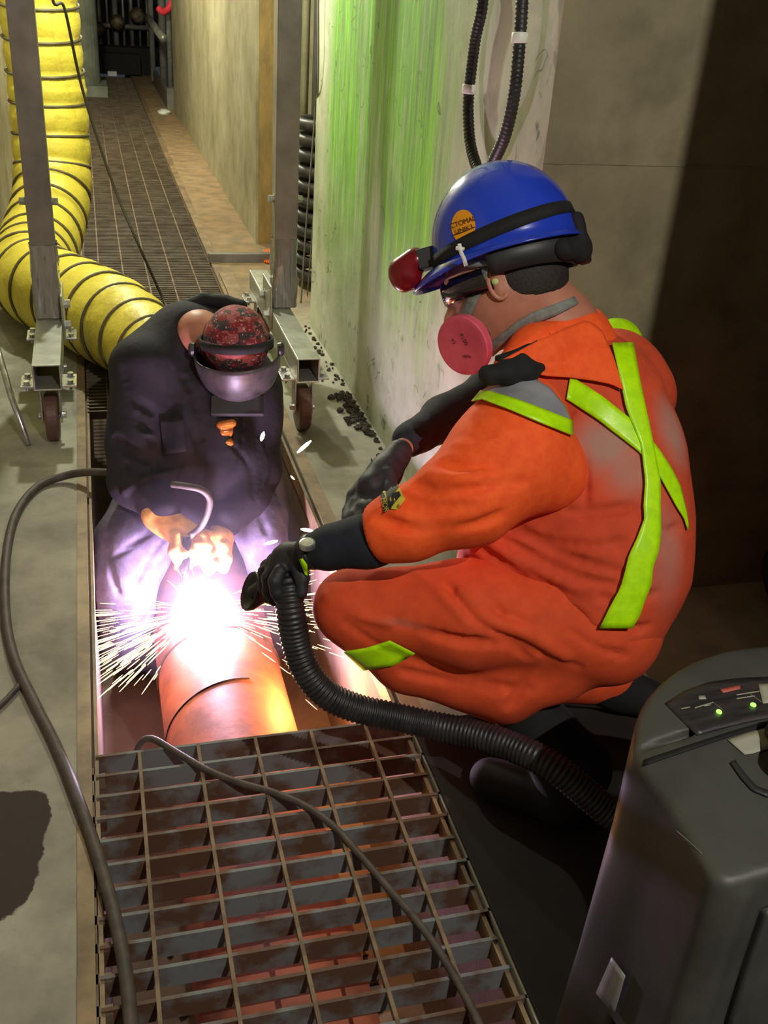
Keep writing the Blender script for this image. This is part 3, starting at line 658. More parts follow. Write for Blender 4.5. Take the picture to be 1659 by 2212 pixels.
# --- left hand (gripping the hose): palm and five fingers
LH_palm = [b(662, 1196, 1.50, 27), b(625, 1208, 1.53, 31), b(602, 1222, 1.545, 28)]
LH_f = [[b(598, 1208, 1.60, 13), b(578, 1226, 1.61, 13), b(572, 1256, 1.60, 12), b(580, 1280, 1.585, 11)],
        [b(592, 1216, 1.565, 13), b(574, 1238, 1.565, 13), b(573, 1268, 1.56, 12), b(584, 1292, 1.55, 11)],
        [b(596, 1226, 1.53, 13), b(581, 1248, 1.525, 13), b(582, 1276, 1.52, 12), b(594, 1296, 1.515, 11)],
        [b(604, 1234, 1.50, 12), b(594, 1256, 1.49, 12), b(598, 1280, 1.485, 11), b(608, 1294, 1.485, 10)],
        [b(640, 1222, 1.50, 14), b(652, 1250, 1.485, 13), b(650, 1280, 1.475, 12)]]
# --- right hand: resting on the left forearm
RH_palm = [b(862, 978, 1.66, 26), b(832, 1020, 1.63, 32), b(806, 1052, 1.60, 33)]
RH_f = [[b(790, 1040, 1.64, 14), b(766, 1072, 1.62, 13), b(755, 1104, 1.59, 12), b(752, 1126, 1.56, 11)],
        [b(796, 1056, 1.61, 14), b(774, 1086, 1.59, 13), b(766, 1116, 1.56, 12), b(766, 1136, 1.54, 11)],
        [b(806, 1066, 1.59, 14), b(788, 1096, 1.56, 13), b(782, 1122, 1.54, 12), b(783, 1140, 1.52, 11)],
        [b(818, 1070, 1.57, 13), b(804, 1096, 1.545, 12), b(800, 1118, 1.53, 11), b(800, 1132, 1.52, 10)],
        [b(840, 1024, 1.60, 14), b(842, 1058, 1.57, 13), b(834, 1084, 1.55, 12)]]
L_arm = [b(1120, 930, 1.46, 70), b(930, 1130, 1.42, 60), b(800, 1165, 1.44, 50), b(662, 1196, 1.50, 30)]
R_arm = [b(1300, 790, 1.86, 60), b(1090, 850, 1.93, 46), b(960, 905, 1.80, 38), b(866, 970, 1.67, 27)]
# --- head
hx = b(1118, 565, 1.68, 1)[0]
body = SDF(.03)
fwd = _n(-RIGHT*.93-UP*.24-BACK*.22); upv = _n(UP*.96-RIGHT*.23+BACK*.07); fwd = _n(fwd-upv*fwd.dot(upv)); lft = np.cross(upv, fwd)
HM = np.array([fwd, lft, upv])
hc = at(1088, 588, 1.68)
body.ell(hc, HM, (.100, .078, .112))
body.ell(hc+fwd*.035-upv*.070, HM, (.068, .058, .062), .03)       # jaw
body.chain([(hc+fwd*.090-upv*.035, .016), (hc+fwd*.113-upv*.058, .012)], .015)   # nose
body.ball((hc+fwd*.075-upv*.105, .026), .025)                      # chin
body.ball((hc+fwd*.082-upv*.084, .018), .012)                      # lips
body.chain([(hc+fwd*.088+lft*.035+upv*.002, .016), (hc+fwd*.088-lft*.035+upv*.002, .016)], .015)   # brow
for s_ in (1, -1):
    body.ball((hc+fwd*.078+lft*.030*s_-upv*.022, .015), .01)
    body.chain([(hc+lft*.074*s_+fwd*.010-upv*.008, .0165), (hc+lft*.074*s_+fwd*.010-upv*.038, .010)], .008)     # ear
body.chain([(hc-upv*.05-fwd*.03, .062), b(1205, 712, 1.63, 78), b(1235, 770, 1.62, 95)], .04)
body.chain([b(1225, 800, 1.62, 80), b(1280, 950, 1.56, 100), b(1285, 1150, 1.48, 105), b(1280, 1320, 1.40, 95)], .04)
body.chain(L_arm, .02, grow=-.006); body.chain(R_arm, .02, grow=-.006)
body.chain(LH_palm, .012, grow=-.003)
for f in LH_f: body.chain(f, .006, grow=-.003)
body.chain(RH_palm, .012, grow=-.003)
for f in RH_f: body.chain(f, .006, grow=-.003)
LTH = [b(1270, 1370, 1.35, 100), b(1000, 1320, 1.43, 88), b(752, 1303, 1.50, 62)]
LSH = [b(748, 1312, 1.50, 60), b(900, 1425, 1.45, 60), b(1090, 1500, 1.39, 52), ]
foot_h = np.array([.83, 1.36, .07])
LSH2 = LSH+[(np.array([.80, 1.37, .13]), .045)]
LSHP = [b(1085, 1482, 1.40, 72), (np.array([.80, 1.37, .13]), .07)]
RTH = [b(1260, 1340, 1.52, 90), (np.array([.86, 1.66, .30]), .085), (np.array([.68, 1.76, .14]), .07)]
RSH = [(np.array([.68, 1.76, .12]), .06), (np.array([.88, 1.74, .09]), .055), (np.array([1.08, 1.68, .09]), .045)]
for c_ in (LTH, LSH2, RTH, RSH): body.chain(c_, .02, grow=-.018)
body.chain([(np.array([.81, 1.37, .09]), .034), (np.array([.75, 1.43, .055]), .024)], .015)
body.chain([(np.array([1.08, 1.68, .07]), .04), (np.array([1.12, 1.66, .04]), .03)], .02)
BODY = body
bo = obj('body', body.mesh(.0058), 'skin', kw, smooth=True)
# hair under the helmet
hs = SDF(.02); hs.ell(hc-fwd*.022+upv*.010, HM, (.086, .083, .098)); hs.clip = [(hc-fwd*.005-upv*.062, -upv), (hc+fwd*.07, fwd)]
hs.p.append(('e', hc-fwd*.035-upv*.02, HM, (.074, .079, .085), .02))
obj('hair', hs.mesh(.006), 'hair', kw, smooth=True)
# --- trousers
tr = SDF(.035)
tr.chain([b(1300, 1290, 1.40, 150), b(1300, 1345, 1.37, 128)], .05)
tr.chain([b(1300, 1345, 1.36, 118), b(1010, 1325, 1.42, 112), b(765, 1312, 1.49, 78), ], .04)
tr.chain([b(755, 1318, 1.49, 78), b(880, 1412, 1.46, 82), b(1085, 1482, 1.40, 80)], .02)
tr.chain([b(1090, 1470, 1.38, 80), b(1200, 1440, 1.36, 78)], .03)
tr.chain([(p, r+.012) for p, r in RTH], .04); tr.chain([(p, r+.014) for p, r in RSH], .03)
tr.noise = wrinkle(.0022, 22, 11)
TW = []
tr.fold([(1110, 1330), (1180, 1420), (1130, 1480), (1100, 1530)], .012)
tr.fold([(745, 1345), (830, 1398), (930, 1440), (1040, 1475), (1150, 1490)], .008, depth_=.001)
tr.fold([(800, 1330), (920, 1365), (1060, 1390), (1160, 1400)], .010)
tr.fold([(960, 1260), (1020, 1330), (1085, 1370), (1140, 1420)], .010)
tr.fold([(1065, 1300), (1110, 1370), (1170, 1410), (1250, 1440)], .012)
tr.fold([(1230, 1360), (1290, 1400), (1350, 1415)], .010)
tr.fold([(900, 1235), (960, 1290), (1010, 1350)], .009, 'r', .003)
tr.fold([(700, 1285), (760, 1325), (840, 1345)], .008, 'r', .003)
tr.fold([(870, 1450), (960, 1470), (1070, 1495)], .008, 'g')
tr.fold([(1000, 1275), (1060, 1340), (1150, 1375), (1220, 1420)], .012, 'r', .004)
tr.commit()
Vt, Ft = tr.mesh(.0058)
to = obj('trousers', (Vt, Ft), 'trouser', kw, smooth=True)
# --- shirt torso (vest mesh) : broad back, hem bunched at the waist
ve = SDF(.06)
ve.chain([b(1210, 770, 1.60, 88), b(1275, 880, 1.585, 148), b(1292, 1000, 1.53, 172), b(1300, 1130, 1.47, 180), b(1302, 1240, 1.42, 168), b(1290, 1330, 1.37, 132)], .05)
ve.chain([b(1150, 880, 1.50, 92), b(1240, 850, 1.58, 110), b(1335, 810, 1.72, 86)], .05)
ve.chain([b(1322, 782, 1.76, 62), b(1380, 860, 1.70, 78)], .05)
ve.chain([b(1180, 1060, 1.50, 110), b(1110, 1190, 1.48, 100), b(1060, 1250, 1.50, 78)], .06)
ve.noise = wrinkle(.0018, 20, 5)
ve.fold([(1010, 1210), (1070, 1225), (1180, 1290), (1260, 1340)], .012)
ve.fold([(1100, 1130), (1200, 1190), (1300, 1225), (1355, 1240)], .010)
ve.fold([(1060, 1150), (1160, 1205), (1260, 1250), (1340, 1265)], .010)
ve.fold([(1030, 1180), (1120, 1245), (1190, 1300), (1220, 1350)], .012, 'g')
ve.fold([(1045, 1165), (1150, 1225), (1250, 1275)], .010, 'r', .004)
ve.fold([(1080, 1140), (1180, 1170), (1290, 1180), (1350, 1170)], .009)
ve.fold([(1300, 1290), (1350, 1300), (1420, 1280)], .009)
ve.fold([(1400, 1140), (1440, 1150), (1465, 1140)], .008)
ve.fold([(1230, 1105), (1300, 1105), (1370, 1095)], .008)
ve.fold([(1245, 900), (1262, 1000), (1262, 1110)], .006)
ve.fold([(1120, 1330), (1200, 1340), (1300, 1368), (1400, 1352)], .010)
ve.fold([(1000, 1235), (1040, 1300), (1100, 1320)], .010, 'g')
ve.commit()
ve.clip = [(b(1200, 745, 1.60, 1)[0], _n(np.array([-.35, .25, .9])))]
Vv, Fv = ve.mesh(.0058)
vo = obj('vest', (Vv, Fv), 'vest', kw, smooth=True)
def dust(o, V, spots):
    d = np.zeros(len(V))
    for (px, py), r, a in spots:
        P, ok = (ve if o is vo else tr).hit([px], [py]); P = P[0]; q = np.linalg.norm((V-P)/np.array(r), axis=1); d = np.maximum(d, a*np.clip(1.35-q, 0, 1))
    at_ = o.data.attributes.new('dust', 'FLOAT', 'POINT'); at_.data.foreach_set('value', d.astype(np.float32))
dust(vo, Vv, [((1310, 960), (.06, .06, .05), .85), ((1360, 1010), (.05, .05, .05), .7), ((1265, 980), (.02, .03, .07), .55), ((1455, 930), (.04, .05, .08), .8), ((1440, 1180), (.04, .05, .12), .5), ((1365, 920), (.03, .03, .03), .6)])
dust(to, Vt, [((870, 1345), (.05, .03, .008), .25)])
# --- bright orange sleeve (left)
sl = SDF(.03)
sl.chain([b(1135, 905, 1.47, 92), b(1105, 985, 1.44, 118), b(1010, 1070, 1.40, 104), b(880, 1132, 1.41, 74), b(835, 1148, 1.42, 68)], .03)
sl.chain([b(1105, 985, 1.44, 118), b(1190, 1020, 1.43, 78)], .05)
sl.noise = wrinkle(.0016, 20, 8)
sl.fold([(955, 1000), (1010, 1012), (1080, 1005)], .012); sl.fold([(900, 1050), (960, 1066), (1060, 1050), (1130, 1040)], .012)
sl.fold([(860, 1075), (930, 1095), (1020, 1090)], .011); sl.fold([(925, 1020), (985, 1032), (1050, 1026)], .010, 'r', .004)
sl.fold([(985, 960), (1040, 965), (1090, 940)], .010, 'r', .003); sl.fold([(815, 1120), (900, 1145), (1000, 1140), (1090, 1105)], .010)
sl.commit()
cf = at(835, 1148, 1.42); sl.clip = [(cf+_n(at(800, 1165, 1.44)-at(880, 1140, 1.41))*.022, _n(at(800, 1165, 1.44)-at(880, 1140, 1.41)))]
so = obj('sleeve', sl.mesh(.0058), 'orange', kw, smooth=True, label='bright orange left sleeve')
# armhole seam piece: flat bright panel behind the sleeve
P, Fp = patch(ve, [(1228, 905), (1240, 1000), (1250, 1108)], [(1160, 900), (1150, 1010), (1130, 1115)], off=.008)
# right sleeve seen over the shoulder with reflective band
rs = SDF(.03); rs.chain([b(1330, 745, 1.86, 58), b(1345, 830, 1.95, 62)], .03)
obj('sleeve', rs.mesh(.007), 'lime', kw, smooth=True, label='right shoulder with silver and lime reflective bands')
# --- reflective shoulder: silver panel and lime band
def strip(name, s, L_, R_, mat, off=.006, nu=26, nv=6, parent=kw, label=None, th=.002):
    V_, F_2 = patch(s, L_, R_, off, nu, nv)
    if len(F_2): return obj(name, (V_, F_2), mat, parent, smooth=True, solid=th, label=label)
class U:                                   # union of surfaces for laying tape
    def __init__(s, *q): s.q = q
    def __call__(s, P):
        d = s.q[0](P)
        for x in s.q[1:]: d = np.minimum(d, x(P))
        return d
    hit = SDF.hit; normal = SDF.normal
ALL = U(ve, sl); 
strip('silver_panel', ALL, [(1062, 815), (1110, 808), (1150, 815), (1190, 838), (1222, 880), (1236, 920)], [(1000, 850), (1060, 856), (1110, 872), (1160, 890), (1205, 903), (1232, 912)], 'silver', .007, nv=10)
strip('lime_band', ALL, [(998, 846), (1050, 843), (1110, 860), (1170, 882), (1236, 908)], [(975, 876), (1040, 862), (1100, 884), (1165, 912), (1238, 941)], 'lime', .008)
strip('lime_tape', ve, [(1322, 741), (1340, 820), (1352, 880), (1385, 960), (1394, 1040), (1390, 1090), (1392, 1120), (1375, 1165), (1358, 1200), (1350, 1235), (1340, 1270), (1318, 1310), (1295, 1357)], [(1368, 740), (1382, 820), (1395, 880), (1412, 960), (1427, 1040), (1427, 1100), (1428, 1150), (1422, 1195), (1410, 1225), (1408, 1260), (1392, 1300), (1382, 1330), (1366, 1357)], 'lime', .009, 44, 6)
strip('lime_tape', ve, [(1232, 812), (1300, 855), (1375, 915), (1420, 965), (1450, 1010), (1470, 1050), (1482, 1100), (1488, 1140)], [(1224, 862), (1290, 905), (1380, 975), (1420, 1020), (1440, 1055), (1462, 1095), (1478, 1120), (1486, 1145)], 'lime', .006, 34, 6)
strip('shin_band', tr, [(742, 1408), (790, 1400), (842, 1384)], [(786, 1448), (850, 1438), (896, 1412)], 'lime', .006, 14, 6)
# --- bright hood / collar flap
HOODP = [((1040, 810), (1250, 672)), ((1065, 800), (1268, 690)), ((1100, 770), (1290, 712)), ((1160, 780), (1310, 740)), ((1250, 806), (1325, 780)), ((1345, 843), (1345, 835))]
yk = SDF(.03); yk.chain([b(1095, 800, 1.50, 34), b(1160, 770, 1.55, 62), b(1235, 740, 1.60, 70), b(1262, 715, 1.66, 52)], .03); yk.ball(b(1270, 790, 1.60, 66), .06)
yk.noise = wrinkle(.0012, 25, 9); yk.fold([(1090, 770), (1160, 735), (1225, 700)], .006); yk.commit()
yk.clip = [(at(1160, 705, 1.52), _n(np.array([-.42, -.10, .90])))]
obj('collar', yk.mesh(.0055), 'orange', kw, smooth=True, label='bright orange hood folded at the collar')
strip('hood_flap', U(ve, yk), [(1085, 778), (1150, 742), (1215, 712), (1268, 690), (1300, 712), (1325, 770), (1345, 838)], [(1082, 790), (1130, 800), (1180, 812), (1230, 815), (1280, 822), (1320, 830), (1346, 842)], 'orange', .012, 24, 14, label='bright orange hood lying flat between the shoulders')
sh = SDF(.012)
sh.chain([b(1055, 812, 1.46, 22), b(1095, 806, 1.46, 24), b(1140, 800, 1.465, 24), b(1165, 795, 1.475, 14)], .01); sh.chain([b(1100, 800, 1.46, 22), b(1128, 778, 1.47, 16)], .01); sh.noise = wrinkle(.002, 60, 4)
obj('shoulder_mic', sh.mesh(.005), 'blackcloth', kw, smooth=True, label='black clip and strap bunched on the left shoulder')
cable('collar_lining', [b(1262, 655, 1.74, 1)[0], b(1235, 692, 1.62, 1)[0], b(1190, 722, 1.55, 1)[0], b(1130, 760, 1.51, 1)[0], b(1075, 780, 1.50, 1)[0]], .010, 'blackcloth', '', parent=kw)
# --- undershirt sleeves
us = SDF(.02); us.chain([b(900, 1140, 1.42, 60), b(800, 1168, 1.44, 55), b(720, 1182, 1.47, 44), b(668, 1194, 1.495, 34)], .03); us.noise = wrinkle(.002, 35, 2)
us.ball(b(770, 1175, 1.45, 50)); obj('undershirt_sleeve', us.mesh(.005), 'navy', kw, smooth=True)
us2 = SDF(.02); us2.chain([b(1180, 800, 1.93, 60), b(1060, 850, 1.88, 50), b(960, 905, 1.80, 45), b(886, 952, 1.70, 38)], .03); us2.noise = wrinkle(.002, 35, 6)
obj('undershirt_sleeve', us2.mesh(.0055), 'navy', kw, smooth=True)
# --- gloves
gl = SDF(.012); gl.chain(LH_palm, grow=.0025)
for f in LH_f: gl.chain(f, .006, grow=.0025)
gl.noise = wrinkle(.0008, 90, 3)
go = obj('glove', gl.mesh(.0036), 'glove', kw, smooth=True)
gr_ = SDF(.012); gr_.chain(RH_palm, grow=.0025)
for f in RH_f: gr_.chain(f, .006, grow=.0025)
gr_.noise = wrinkle(.001, 80, 4)
obj('glove', gr_.mesh(.0040), 'glove', kw, smooth=True)
strip('pull_tab', U(gl, us), [(646, 1208), (652, 1222), (658, 1240)], [(654, 1206), (664, 1222), (664, 1244)], 'lime', .005, 8, 3, label='lime tag at the glove cuff')
wb = MB(); i0, i1 = at(655, 1170, 1.46), at(672, 1200, 1.46); ax = _n(at(662, 1196, 1.50)-at(720, 1182, 1.47))
wb.lathe([(-.008, .0300), (-.006, .0325), (.006, .0325), (.008, .0300)], at(672, 1192, 1.49), ax, 24)
obj('wrist_strap', wb, 'rubber', kw, smooth=True)
obj('watch', MB().lathe([(0, .014), (.008, .014), (.009, .011)], at(664, 1180, 1.462), _n(UP*.8+BACK*.6), 16), 'zinc', kw)
# --- boots
for nm, a_, c_ in (('boot', (.83, 1.36), (.71, 1.47)), ('boot', (1.10, 1.67), (1.20, 1.62))):
    bt = SDF(.02); A = np.array([a_[0], a_[1], .07]); B_ = np.array([c_[0], c_[1], .045]); bt.chain([(A, .052), (B_, .042)]); bt.chain([(A, .058), (A+np.array([0, 0, .08]), .072), (LSHP[0][0]+np.array([.02, 0, -.02]), .058)] if a_[0] < 1 else [(A, .05), (A+np.array([-.06, .02, .02]), .058)]); bt.clip = [((0, 0, .004), (0, 0, -1))]
    obj(nm, bt.mesh(.007), 'blackcloth', kw, smooth=True)
# --- hard hat
hh_o = at(1097, 556, 1.68)
HU = upv; HF = _n(fwd-HU*fwd.dot(HU)); HL = np.cross(HU, HF)
def hloc(x, y, z): return hh_o+HF*x+HL*y+HU*z
HA, HB, HC = .128, .104, .150
mh = MB(); NU, NV = 64, 22; rows = []
for v in range(NV+1):
    ph = math.pi/2*(1-v/NV)
    for u in range(NU):
        t = 2*math.pi*u/NU; x = HA*math.cos(t)*math.cos(ph); y = HB*math.sin(t)*math.cos(ph); z = HC*math.sin(ph)**.92 if ph > 0 else 0
        rg_ = math.exp(-(y/.016)**2)*.0045*(1 if ph > .35 else ph/.35)+.002*math.exp(-((abs(y)-.034)/.006)**2)*(1 if ph > .5 else 0)
        z += rg_; rows.append(hloc(x, y, z+.012))
lipn = 5
for v in range(1, lipn+1):
    q = v/lipn
    for u in range(NU):
        t = 2*math.pi*u/NU; fr = max(0, math.cos(t))**2.2; out = .008+.042*fr if v > 0 else 0
        x = (HA+out*q)*math.cos(t); y = (HB+(.008+.010*fr)*q)*math.sin(t); z = .012-(.010+.022*fr*q)*q
        rows.append(hloc(x, y, z))
rn = NV+1+lipn
mh.add(rows, [(i*NU+j, (i+1)*NU+j, (i+1)*NU+(j+1) % NU, i*NU+(j+1) % NU) for i in range(rn-1) for j in range(NU)])
hat = obj('hard_hat', mh, 'helmet', kw, smooth=True, solid=.003, label='glossy blue hard hat shell with brim')
class HatS:
    def __call__(s, P):
        q = (np.asarray(P)-hloc(0, 0, .012)); q = np.stack([q @ HF, q @ HL, q @ HU], -1)/np.array([HA, HB, HC]); k0 = np.linalg.norm(q, axis=-1); k1 = np.linalg.norm(q/np.array([HA, HB, HC]), axis=-1)+1e-9
        return k0*(k0-1)/k1
    hit = SDF.hit; normal = SDF.normal
HS = HatS()
# sticker
tt = np.linspace(0, 2*math.pi, 33)[:-1]; cx, cy = 1001, 489
rings = [(cx, cy)]+[(cx+r_*(26*math.cos(t)+3*math.sin(t)), cy+r_*(36*math.sin(t)-4*math.cos(t))) for r_ in (.35, .7, 1) for t in tt]
P, ok = HS.hit(*zip(*rings), off=.0035)
Fs = [(0, 1+j, 1+(j+1) % 32) for j in range(32)]+[(1+k*32+j, 1+(k+1)*32+j, 1+(k+1)*32+(j+1) % 32, 1+k*32+(j+1) % 32) for k in (0, 1) for j in range(32)]
stk = obj('sticker', clean(P, ok, Fs), 'ster', hat, smooth=True, label='round orange sticker with dark lettering')
P, Fp = text_on(HS, 'CTOMAL', 1000, 480, 11, -.33, .0048, .9); obj('sticker_lettering', (P, Fp), 'ink', hat)
P, Fp = text_on(HS, 'UNIK3', 1002, 495, 9, -.33, .0048, 1.1); obj('sticker_lettering', (P, Fp), 'ink', hat)
P, Fp = text_on(HS, '.', 1003, 508, 22, 0, .0048); obj('sticker_lettering', (P, Fp), 'ink', hat)
Vs, Fq = patch(HS, [(978, 507), (1000, 500), (1026, 489)], [(979, 509), (1000, 502), (1026, 491)], .0048, 12, 2); obj('sticker_line', (Vs, Fq), 'ink', hat)
# headlamp strap band around the shell
band = []; NB = 64
for t in np.linspace(0, 2*math.pi, NB+1)[:-1]:
    zc = .024-.016*math.cos(t); w_ = .009+.003*abs(math.sin(t))
    for zz in (zc-w_, zc+w_):
        ph = math.asin(min(1, zz/HC)); k = math.cos(ph)+.03
        band.append(hloc(HA*k*math.cos(t), HB*k*math.sin(t), zz+.012))
obj('headlamp_strap', (band, [(2*i, 2*i+1, (2*i+3) % (2*NB), (2*i+2) % (2*NB)) for i in range(NB)]), 'blackcloth', hat, smooth=True, solid=.004)
obj('lamp_bracket', MB().box((-.012, -.02, -.018), (.022, .02, .018), rot=np.array([HF, HL, HU]).T, about=(0, 0, 0)).v and (np.array(MB().box((-.012, -.022, -.018), (.024, .022, .018)).v) @ np.array([HF, HL, HU])+hloc(HA+.004, 0, .035), MB().box((0, 0, 0), (1, 1, 1)).f), 'ext_dark', hat, bevel=.003)
lc = hloc(HA+.050, 0, .030)
hl = SDF(.012); lax = _n(HF*.8-HU*.35); hl.chain([(lc-lax*.018, .024), (lc+lax*.012, .026)]); hl.chain([(lc+lax*.012-HU*.016, .022), (lc-HU*.022, .020)])
obj('headlamp', hl.mesh(.004), 'red', hat, smooth=True, label='dark red headlamp housing')
# cradle, nape strap and ratchet knob
cr = MB(); rows = []
A_ = np.linspace(math.radians(75), math.radians(285), 34)
for t in A_:
    for zz, k in ((.008, .96), (-.012, .92), (-.034-.012*(1-abs(math.sin(t))), .88)): rows.append(hloc(HA*k*math.cos(t), HB*k*math.sin(t), zz))
cr.add(rows, [(3*i+j, 3*i+j+1, 3*i+j+4, 3*i+j+3) for i in range(33) for j in range(2)]); obj('suspension_cradle', cr, 'ext_dark', hat, smooth=True, solid=.003)
obj('ratchet_knob', MB().lathe([(0, .018), (.004, .021), (.018, .021), (.022, .016)], hloc(-HA*.92, .0, -.026), -HF, 20), 'rubber', hat)
kb = SDF(.01); kb.chain([(hloc(-HA*.75, HB*.55, -.02), .018), (hloc(-HA*.95, HB*.1, -.02), .022), (hloc(-HA*.8, -HB*.5, -.02), .018)]); kb.chain([(hloc(-HA*1.0, .02, .03), .012), (hloc(-HA*.97, .01, -.02), .018)]); kb.noise = wrinkle(.002, 80, 9)
obj('nape_pad', kb.mesh(.005), 'blackcloth', hat, smooth=True)
obj('strap_clip', MB().tube([at(992, 527, 1.600), at(996, 545, 1.598), at(1003, 560, 1.597), at(1007, 574, 1.595)], .0035, 8).tube([at(985, 536, 1.60), at(1003, 538, 1.597)], .003, 8), 'white', hat, smooth=True, label='white plastic clip')
# --- face gear
FACE = U(body)
strip('respirator_strap', FACE, [(1032, 578), (1022, 620), (1004, 655), (992, 690)], [(1056, 578), (1045, 622), (1024, 665), (1010, 700)], 'strapgrey', .004, 14, 4)
strip('respirator_strap', FACE, [(1052, 748), (1110, 700), (1150, 675), (1190, 660), (1240, 640)], [(1064, 770), (1120, 722), (1160, 697), (1200, 682), (1250, 656)], 'strapgrey', .006, 22, 4)
strip('ear_strap', FACE, [(1000, 562), (1040, 560), (1072, 562)], [(1004, 578), (1040, 576), (1080, 572)], 'strapgrey', .008, 10, 3)
cm = at(1030, 725, 1.62)
mk = SDF(.03); mk.chain([(hc+fwd*.085-upv*.075, .034), (hc+fwd*.088-upv*.105, .030)]); mk.ball((hc+fwd*.06+lft*.035-upv*.095, .024))
obj('respirator_mask', mk.mesh(.005), 'rubber', kw, smooth=True)
ndisc = _n(.62*BACK+.78*(-.77*RIGHT-.50*UP)); dc = at(1003, 745, 1.60)
fd = MB().lathe([(-.012, .040), (-.010, .0525), (.004, .0535), (.008, .052), (.0085, .046), (.0075, .0)], dc, ndisc, 40)
filt = obj('filter_disc', fd, 'pink', kw, smooth=False, label='round pink respirator filter')
obj('filter_cap', MB().lathe([(-.030, .02), (-.012, .042)], dc, ndisc, 24), 'rubber', kw)
# printed marks on the filter
nd2 = -_n(.62*BACK+.78*(.77*RIGHT+.50*UP)); dc2 = hc+fwd*.085-lft*.06-upv*.085
obj('filter_disc', MB().lathe([(-.012, .040), (-.010, .0525), (.004, .0535), (.008, .052), (.0085, .046), (.0075, .0)], dc2, _n(fwd*.5-lft*.8), 40), 'pink', kw, label='round pink respirator filter on the far side')
uu = _n(np.cross(ndisc, UP)); vv = np.cross(uu, ndisc)
V0, F0 = text_mesh('M3'); 
tm = dc+ndisc*.0088+(V0[:, :1]*-.014)*uu+(V0[:, 1:2]*.014)*(-vv)
def mark(w, x, y, sz, rot=.0):
    V0, F0 = text_mesh(w); ca, sa = math.cos(rot), math.sin(rot); X_ = V0[:, 0]*ca-V0[:, 1]*sa; Y_ = V0[:, 0]*sa+V0[:, 1]*ca
    r_, u_ = _n(RIGHT-ndisc*RIGHT.dot(ndisc)), None; u_ = np.cross(ndisc, r_)
    obj('filter_print', (dc+ndisc*.0088+np.outer(X_*sz+x, r_)+np.outer(Y_*sz+y, u_), F0), 'ink', filt)
mark('P100', .004, .014, .011, -.9); mark('HEPA', .012, -.016, .008, .2); mark('P3', -.018, .004, .010, -.7)
# safety glasses: wrap lenses and temple arm
sg = MB(); rows = []
for t in np.linspace(-1.45, 1.45, 26):
    for zz, k in ((.016, 1.0), (.0, 1.03), (-.024, 1.0)): rows.append(hc+fwd*(.112*math.cos(t)*k+.002)+lft*.082*math.sin(t)*k+upv*(zz-.010))
sg.add(rows, [(3*i+j, 3*i+j+1, 3*i+j+4, 3*i+j+3) for i in range(25) for j in range(2)]); obj('safety_glasses', sg, 'rubber', kw, smooth=True, solid=.003, label='dark wrap-around safety glasses').data.materials[0] = M['glassdark']
ep = MB().lathe([(0, .006), (.006, .008), (.012, .005)], hc+lft*.076+fwd*.012-upv*.022, lft, 12); obj('ear_plug', ep, 'earplug', kw, smooth=True, label='pale green ear plug')
er = MB(); er.tube([hc+lft*(.081+.004*math.sin(t))+fwd*(.016*math.cos(t)+.008)+upv*(.030*math.sin(t)-.022) for t in np.linspace(-2.2, 2.6, 24)], .0045, 8); obj('ear_rim', er, 'skin', bo, smooth=True)
# --- sleeve logo, laid on the cloth
def tri(s, pts, mat, off, n=10):
    # small filled polygon laid on a surface
    c_ = np.mean(pts, 0); ring = []; 
    for a_, b_ in zip(pts, pts[1:]+pts[:1]):
        for k in range(n): ring.append(np.array(a_)*(1-k/n)+np.array(b_)*k/n)
    G = [c_]+[c_+(r_-c_)*.5 for r_ in ring]+ring; P_, ok = s.hit(*zip(*G), off=off); m = len(ring)
    return clean(P_, ok, [(0, 1+j, 1+(j+1) % m) for j in range(m)]+[(1+j, 1+m+j, 1+m+(j+1) % m, 1+(j+1) % m) for j in range(m)])
lg = obj('sleeve_logo', tri(sl, [(846, 1046), (856, 1041), (876, 1078), (858, 1101), (842, 1099), (826, 1063)], 'lime', .003), 'logoyellow', so, label='black and yellow M emblem on the sleeve')
for q in ([(836, 1061), (857, 1040), (861, 1050), (840, 1079)], [(846, 1066), (862, 1061), (866, 1071), (846, 1080)], [(866, 1070), (862, 1062), (838, 1090), (843, 1098)], [(833, 1062), (838, 1060), (846, 1098), (840, 1099)]): obj('emblem_stroke', tri(sl, q, 'ink', .0042, 4), 'blackink', so)
obj('name_bar', tri(sl, [(822, 1068), (829, 1064), (841, 1101), (830, 1108)], 'ink', .0036, 6), 'blackink', so)
P, Fp = text_on(sl, 'MOR', 831, 1090, 10, 1.28, .0052, 1.0); obj('name_lettering', (P, Fp), 'logoyellow', so)
P, Fp = text_on(sl, '®', 861, 1094, 8, .5, .0052); obj('name_lettering', (P, Fp), 'blackink', so)

# ================================================================== SUCTION HOSE
hp = [at(548, 1282, 1.60), at(575, 1262, 1.585), at(606, 1240, 1.545), at(622, 1268, 1.50), at(628, 1320, 1.475), at(640, 1390, 1.46), at(662, 1450, 1.44), at(705, 1500, 1.42), at(770, 1530, 1.405), at(850, 1548, 1.39), at(930, 1566, 1.37), at(1010, 1583, 1.33), at(1100, 1610, 1.27), at(1200, 1660, 1.20), np.array([.80, 1.12, .25]), np.array([.90, 1.0, .27])]
hq, s = resample(spline(hp, 14), .0022)
ho = thing('suction_hose', 'black corrugated suction hose held in the crouching person\'s gloved hand, drooping over the grating', 'hose', tuple(hq.mean(0)*[1, 1, 0]))
rad = np.where(s < .06, .015, np.minimum(.0255, .015+(s-.06)*.3)); rad = rad+(.0018*np.sin(s/.0085*2*math.pi))*(s > .04)
obj('hose_tube', MB().tube(hq, rad, 20), 'rubber', ho, smooth=True)
nz = hq[0]; nax = _n(hq[0]-hq[8]); nax = _n(-RIGHT*.93+UP*.05-BACK*.12)
